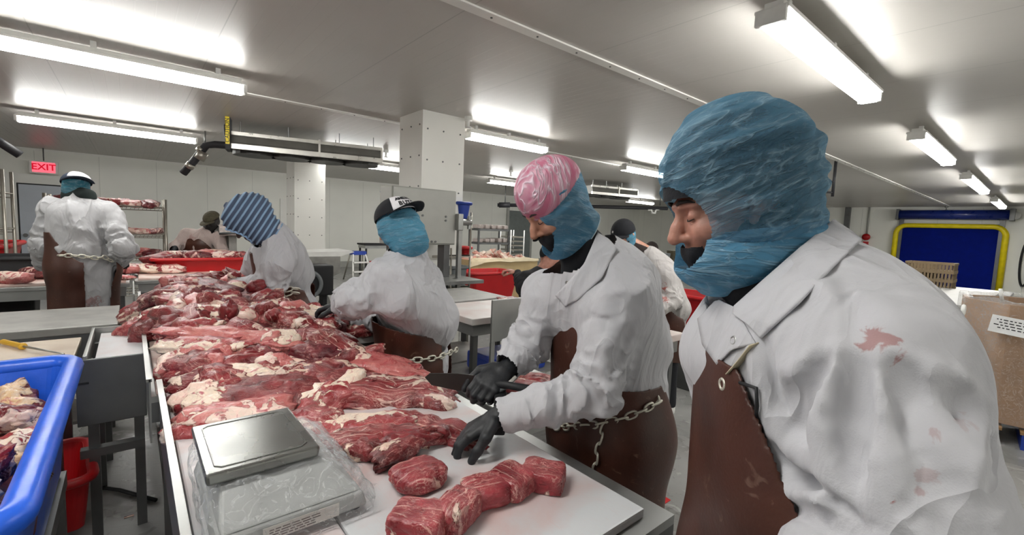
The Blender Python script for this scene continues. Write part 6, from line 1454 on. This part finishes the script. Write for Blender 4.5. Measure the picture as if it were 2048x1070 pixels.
for k, (px, py, kd, lab) in enumerate(((1048, 775, 'lean', 'red lean piece beside the pink capped worker\'s scabbard'), (1072, 762, 'marb', 'marbled red piece behind the pink capped worker\'s cuff'))):
    q = atz(px, py, .81); meat((.18, .12, .07), IY, kd, 60+k, (q[0], q[1], .81), label=lab, sub=3)
q = atz(1030, 598, .93); meat((.3, .12, .04), IY, 'dark', 62, (q[0], q[1], .925), label='thin red strip on the table behind the pink capped worker', sub=3)
# trimmings in the big blue tub
names = ['brown fatty', 'yellowish', 'dark red', 'pinkish', 'pale', 'wet red', 'tan', 'greyish']
k = 0
bt_pts = []
for iy in range(9):
    for ix in range(6): bt_pts.append((-.86+ix*.106+rnd.uniform(-.02, .02), 1.38+iy*.122+rnd.uniform(-.03, .03)))
for (x, y) in bt_pts:
    zz_ = .895+rnd.uniform(-.03, .035)+.03*math.sin(x*9+y*7); kd = ['brown', 'mix', 'brown', 'fat', 'lean', 'brown', 'pale', 'dark'][k % 8]; L = rnd.uniform(.15, .22)
    meat((L, L*.6, L*.45), rnd.uniform(0, 6.3), kd, k*1.7+.3, (x, y, zz_), name='beef_trimming', label='brownish beef trimming in the large blue tub at the left edge', group='trimmings in the blue tub', sub=4 if y < 2.4 else 3, tilt=(rnd.uniform(-.5, .5), rnd.uniform(-.5, .5)), lump=.26, crease=.14); k += 1
o = meat((.70, 1.14, .30), 0, 'brown', 3, (-.60, 1.87, .73), name='beef_trimmings_bed', label='packed trimmings filling the large blue tub below the loose ones', sub=3); o['kind'] = 'stuff'
# bones in the cardboard bin
(bl, bhw, bzc) = BONES
for k in range(34):
    t = rnd.random(); x = bl.x+rnd.uniform(-bhw+.12, bhw-.12); y = bl.y+rnd.uniform(-.32, .28); z = bzc-.02+.10*(1-abs((x-bl.x)/bhw))*(1-abs(y-bl.y)/.7)
    L = rnd.uniform(.14, .30); o = meat((L, L*.32, L*.3), rnd.uniform(0, 6.3), 'bone', k*2.3, (x, y, z), name='beef_bone', label='pale meaty bone heaped in the big cardboard bin', group='bones in the cardboard bin', cat='bone', sub=3, tilt=(rnd.uniform(-.7, .7), rnd.uniform(-.7, .7)), lump=.3)
o = meat((2*bhw-.1, .8, .4), 0, 'bone', 5, (bl.x, bl.y, bzc-.2), name='bone_bed', label='packed bones filling the big cardboard bin below the loose ones', sub=3, cat='bone', e=6, lump=.03); o['kind'] = 'stuff'
# small meats on right tables
for k, (px, py, z_, lab) in enumerate(((1325, 663, .90, 'dark red scrap on the small side table'),)):
    q = atz(px, py, z_); meat((.12, .07, .05), 0, 'dark', 70+k, (q[0], q[1], z_+.02), label=lab, sub=3)
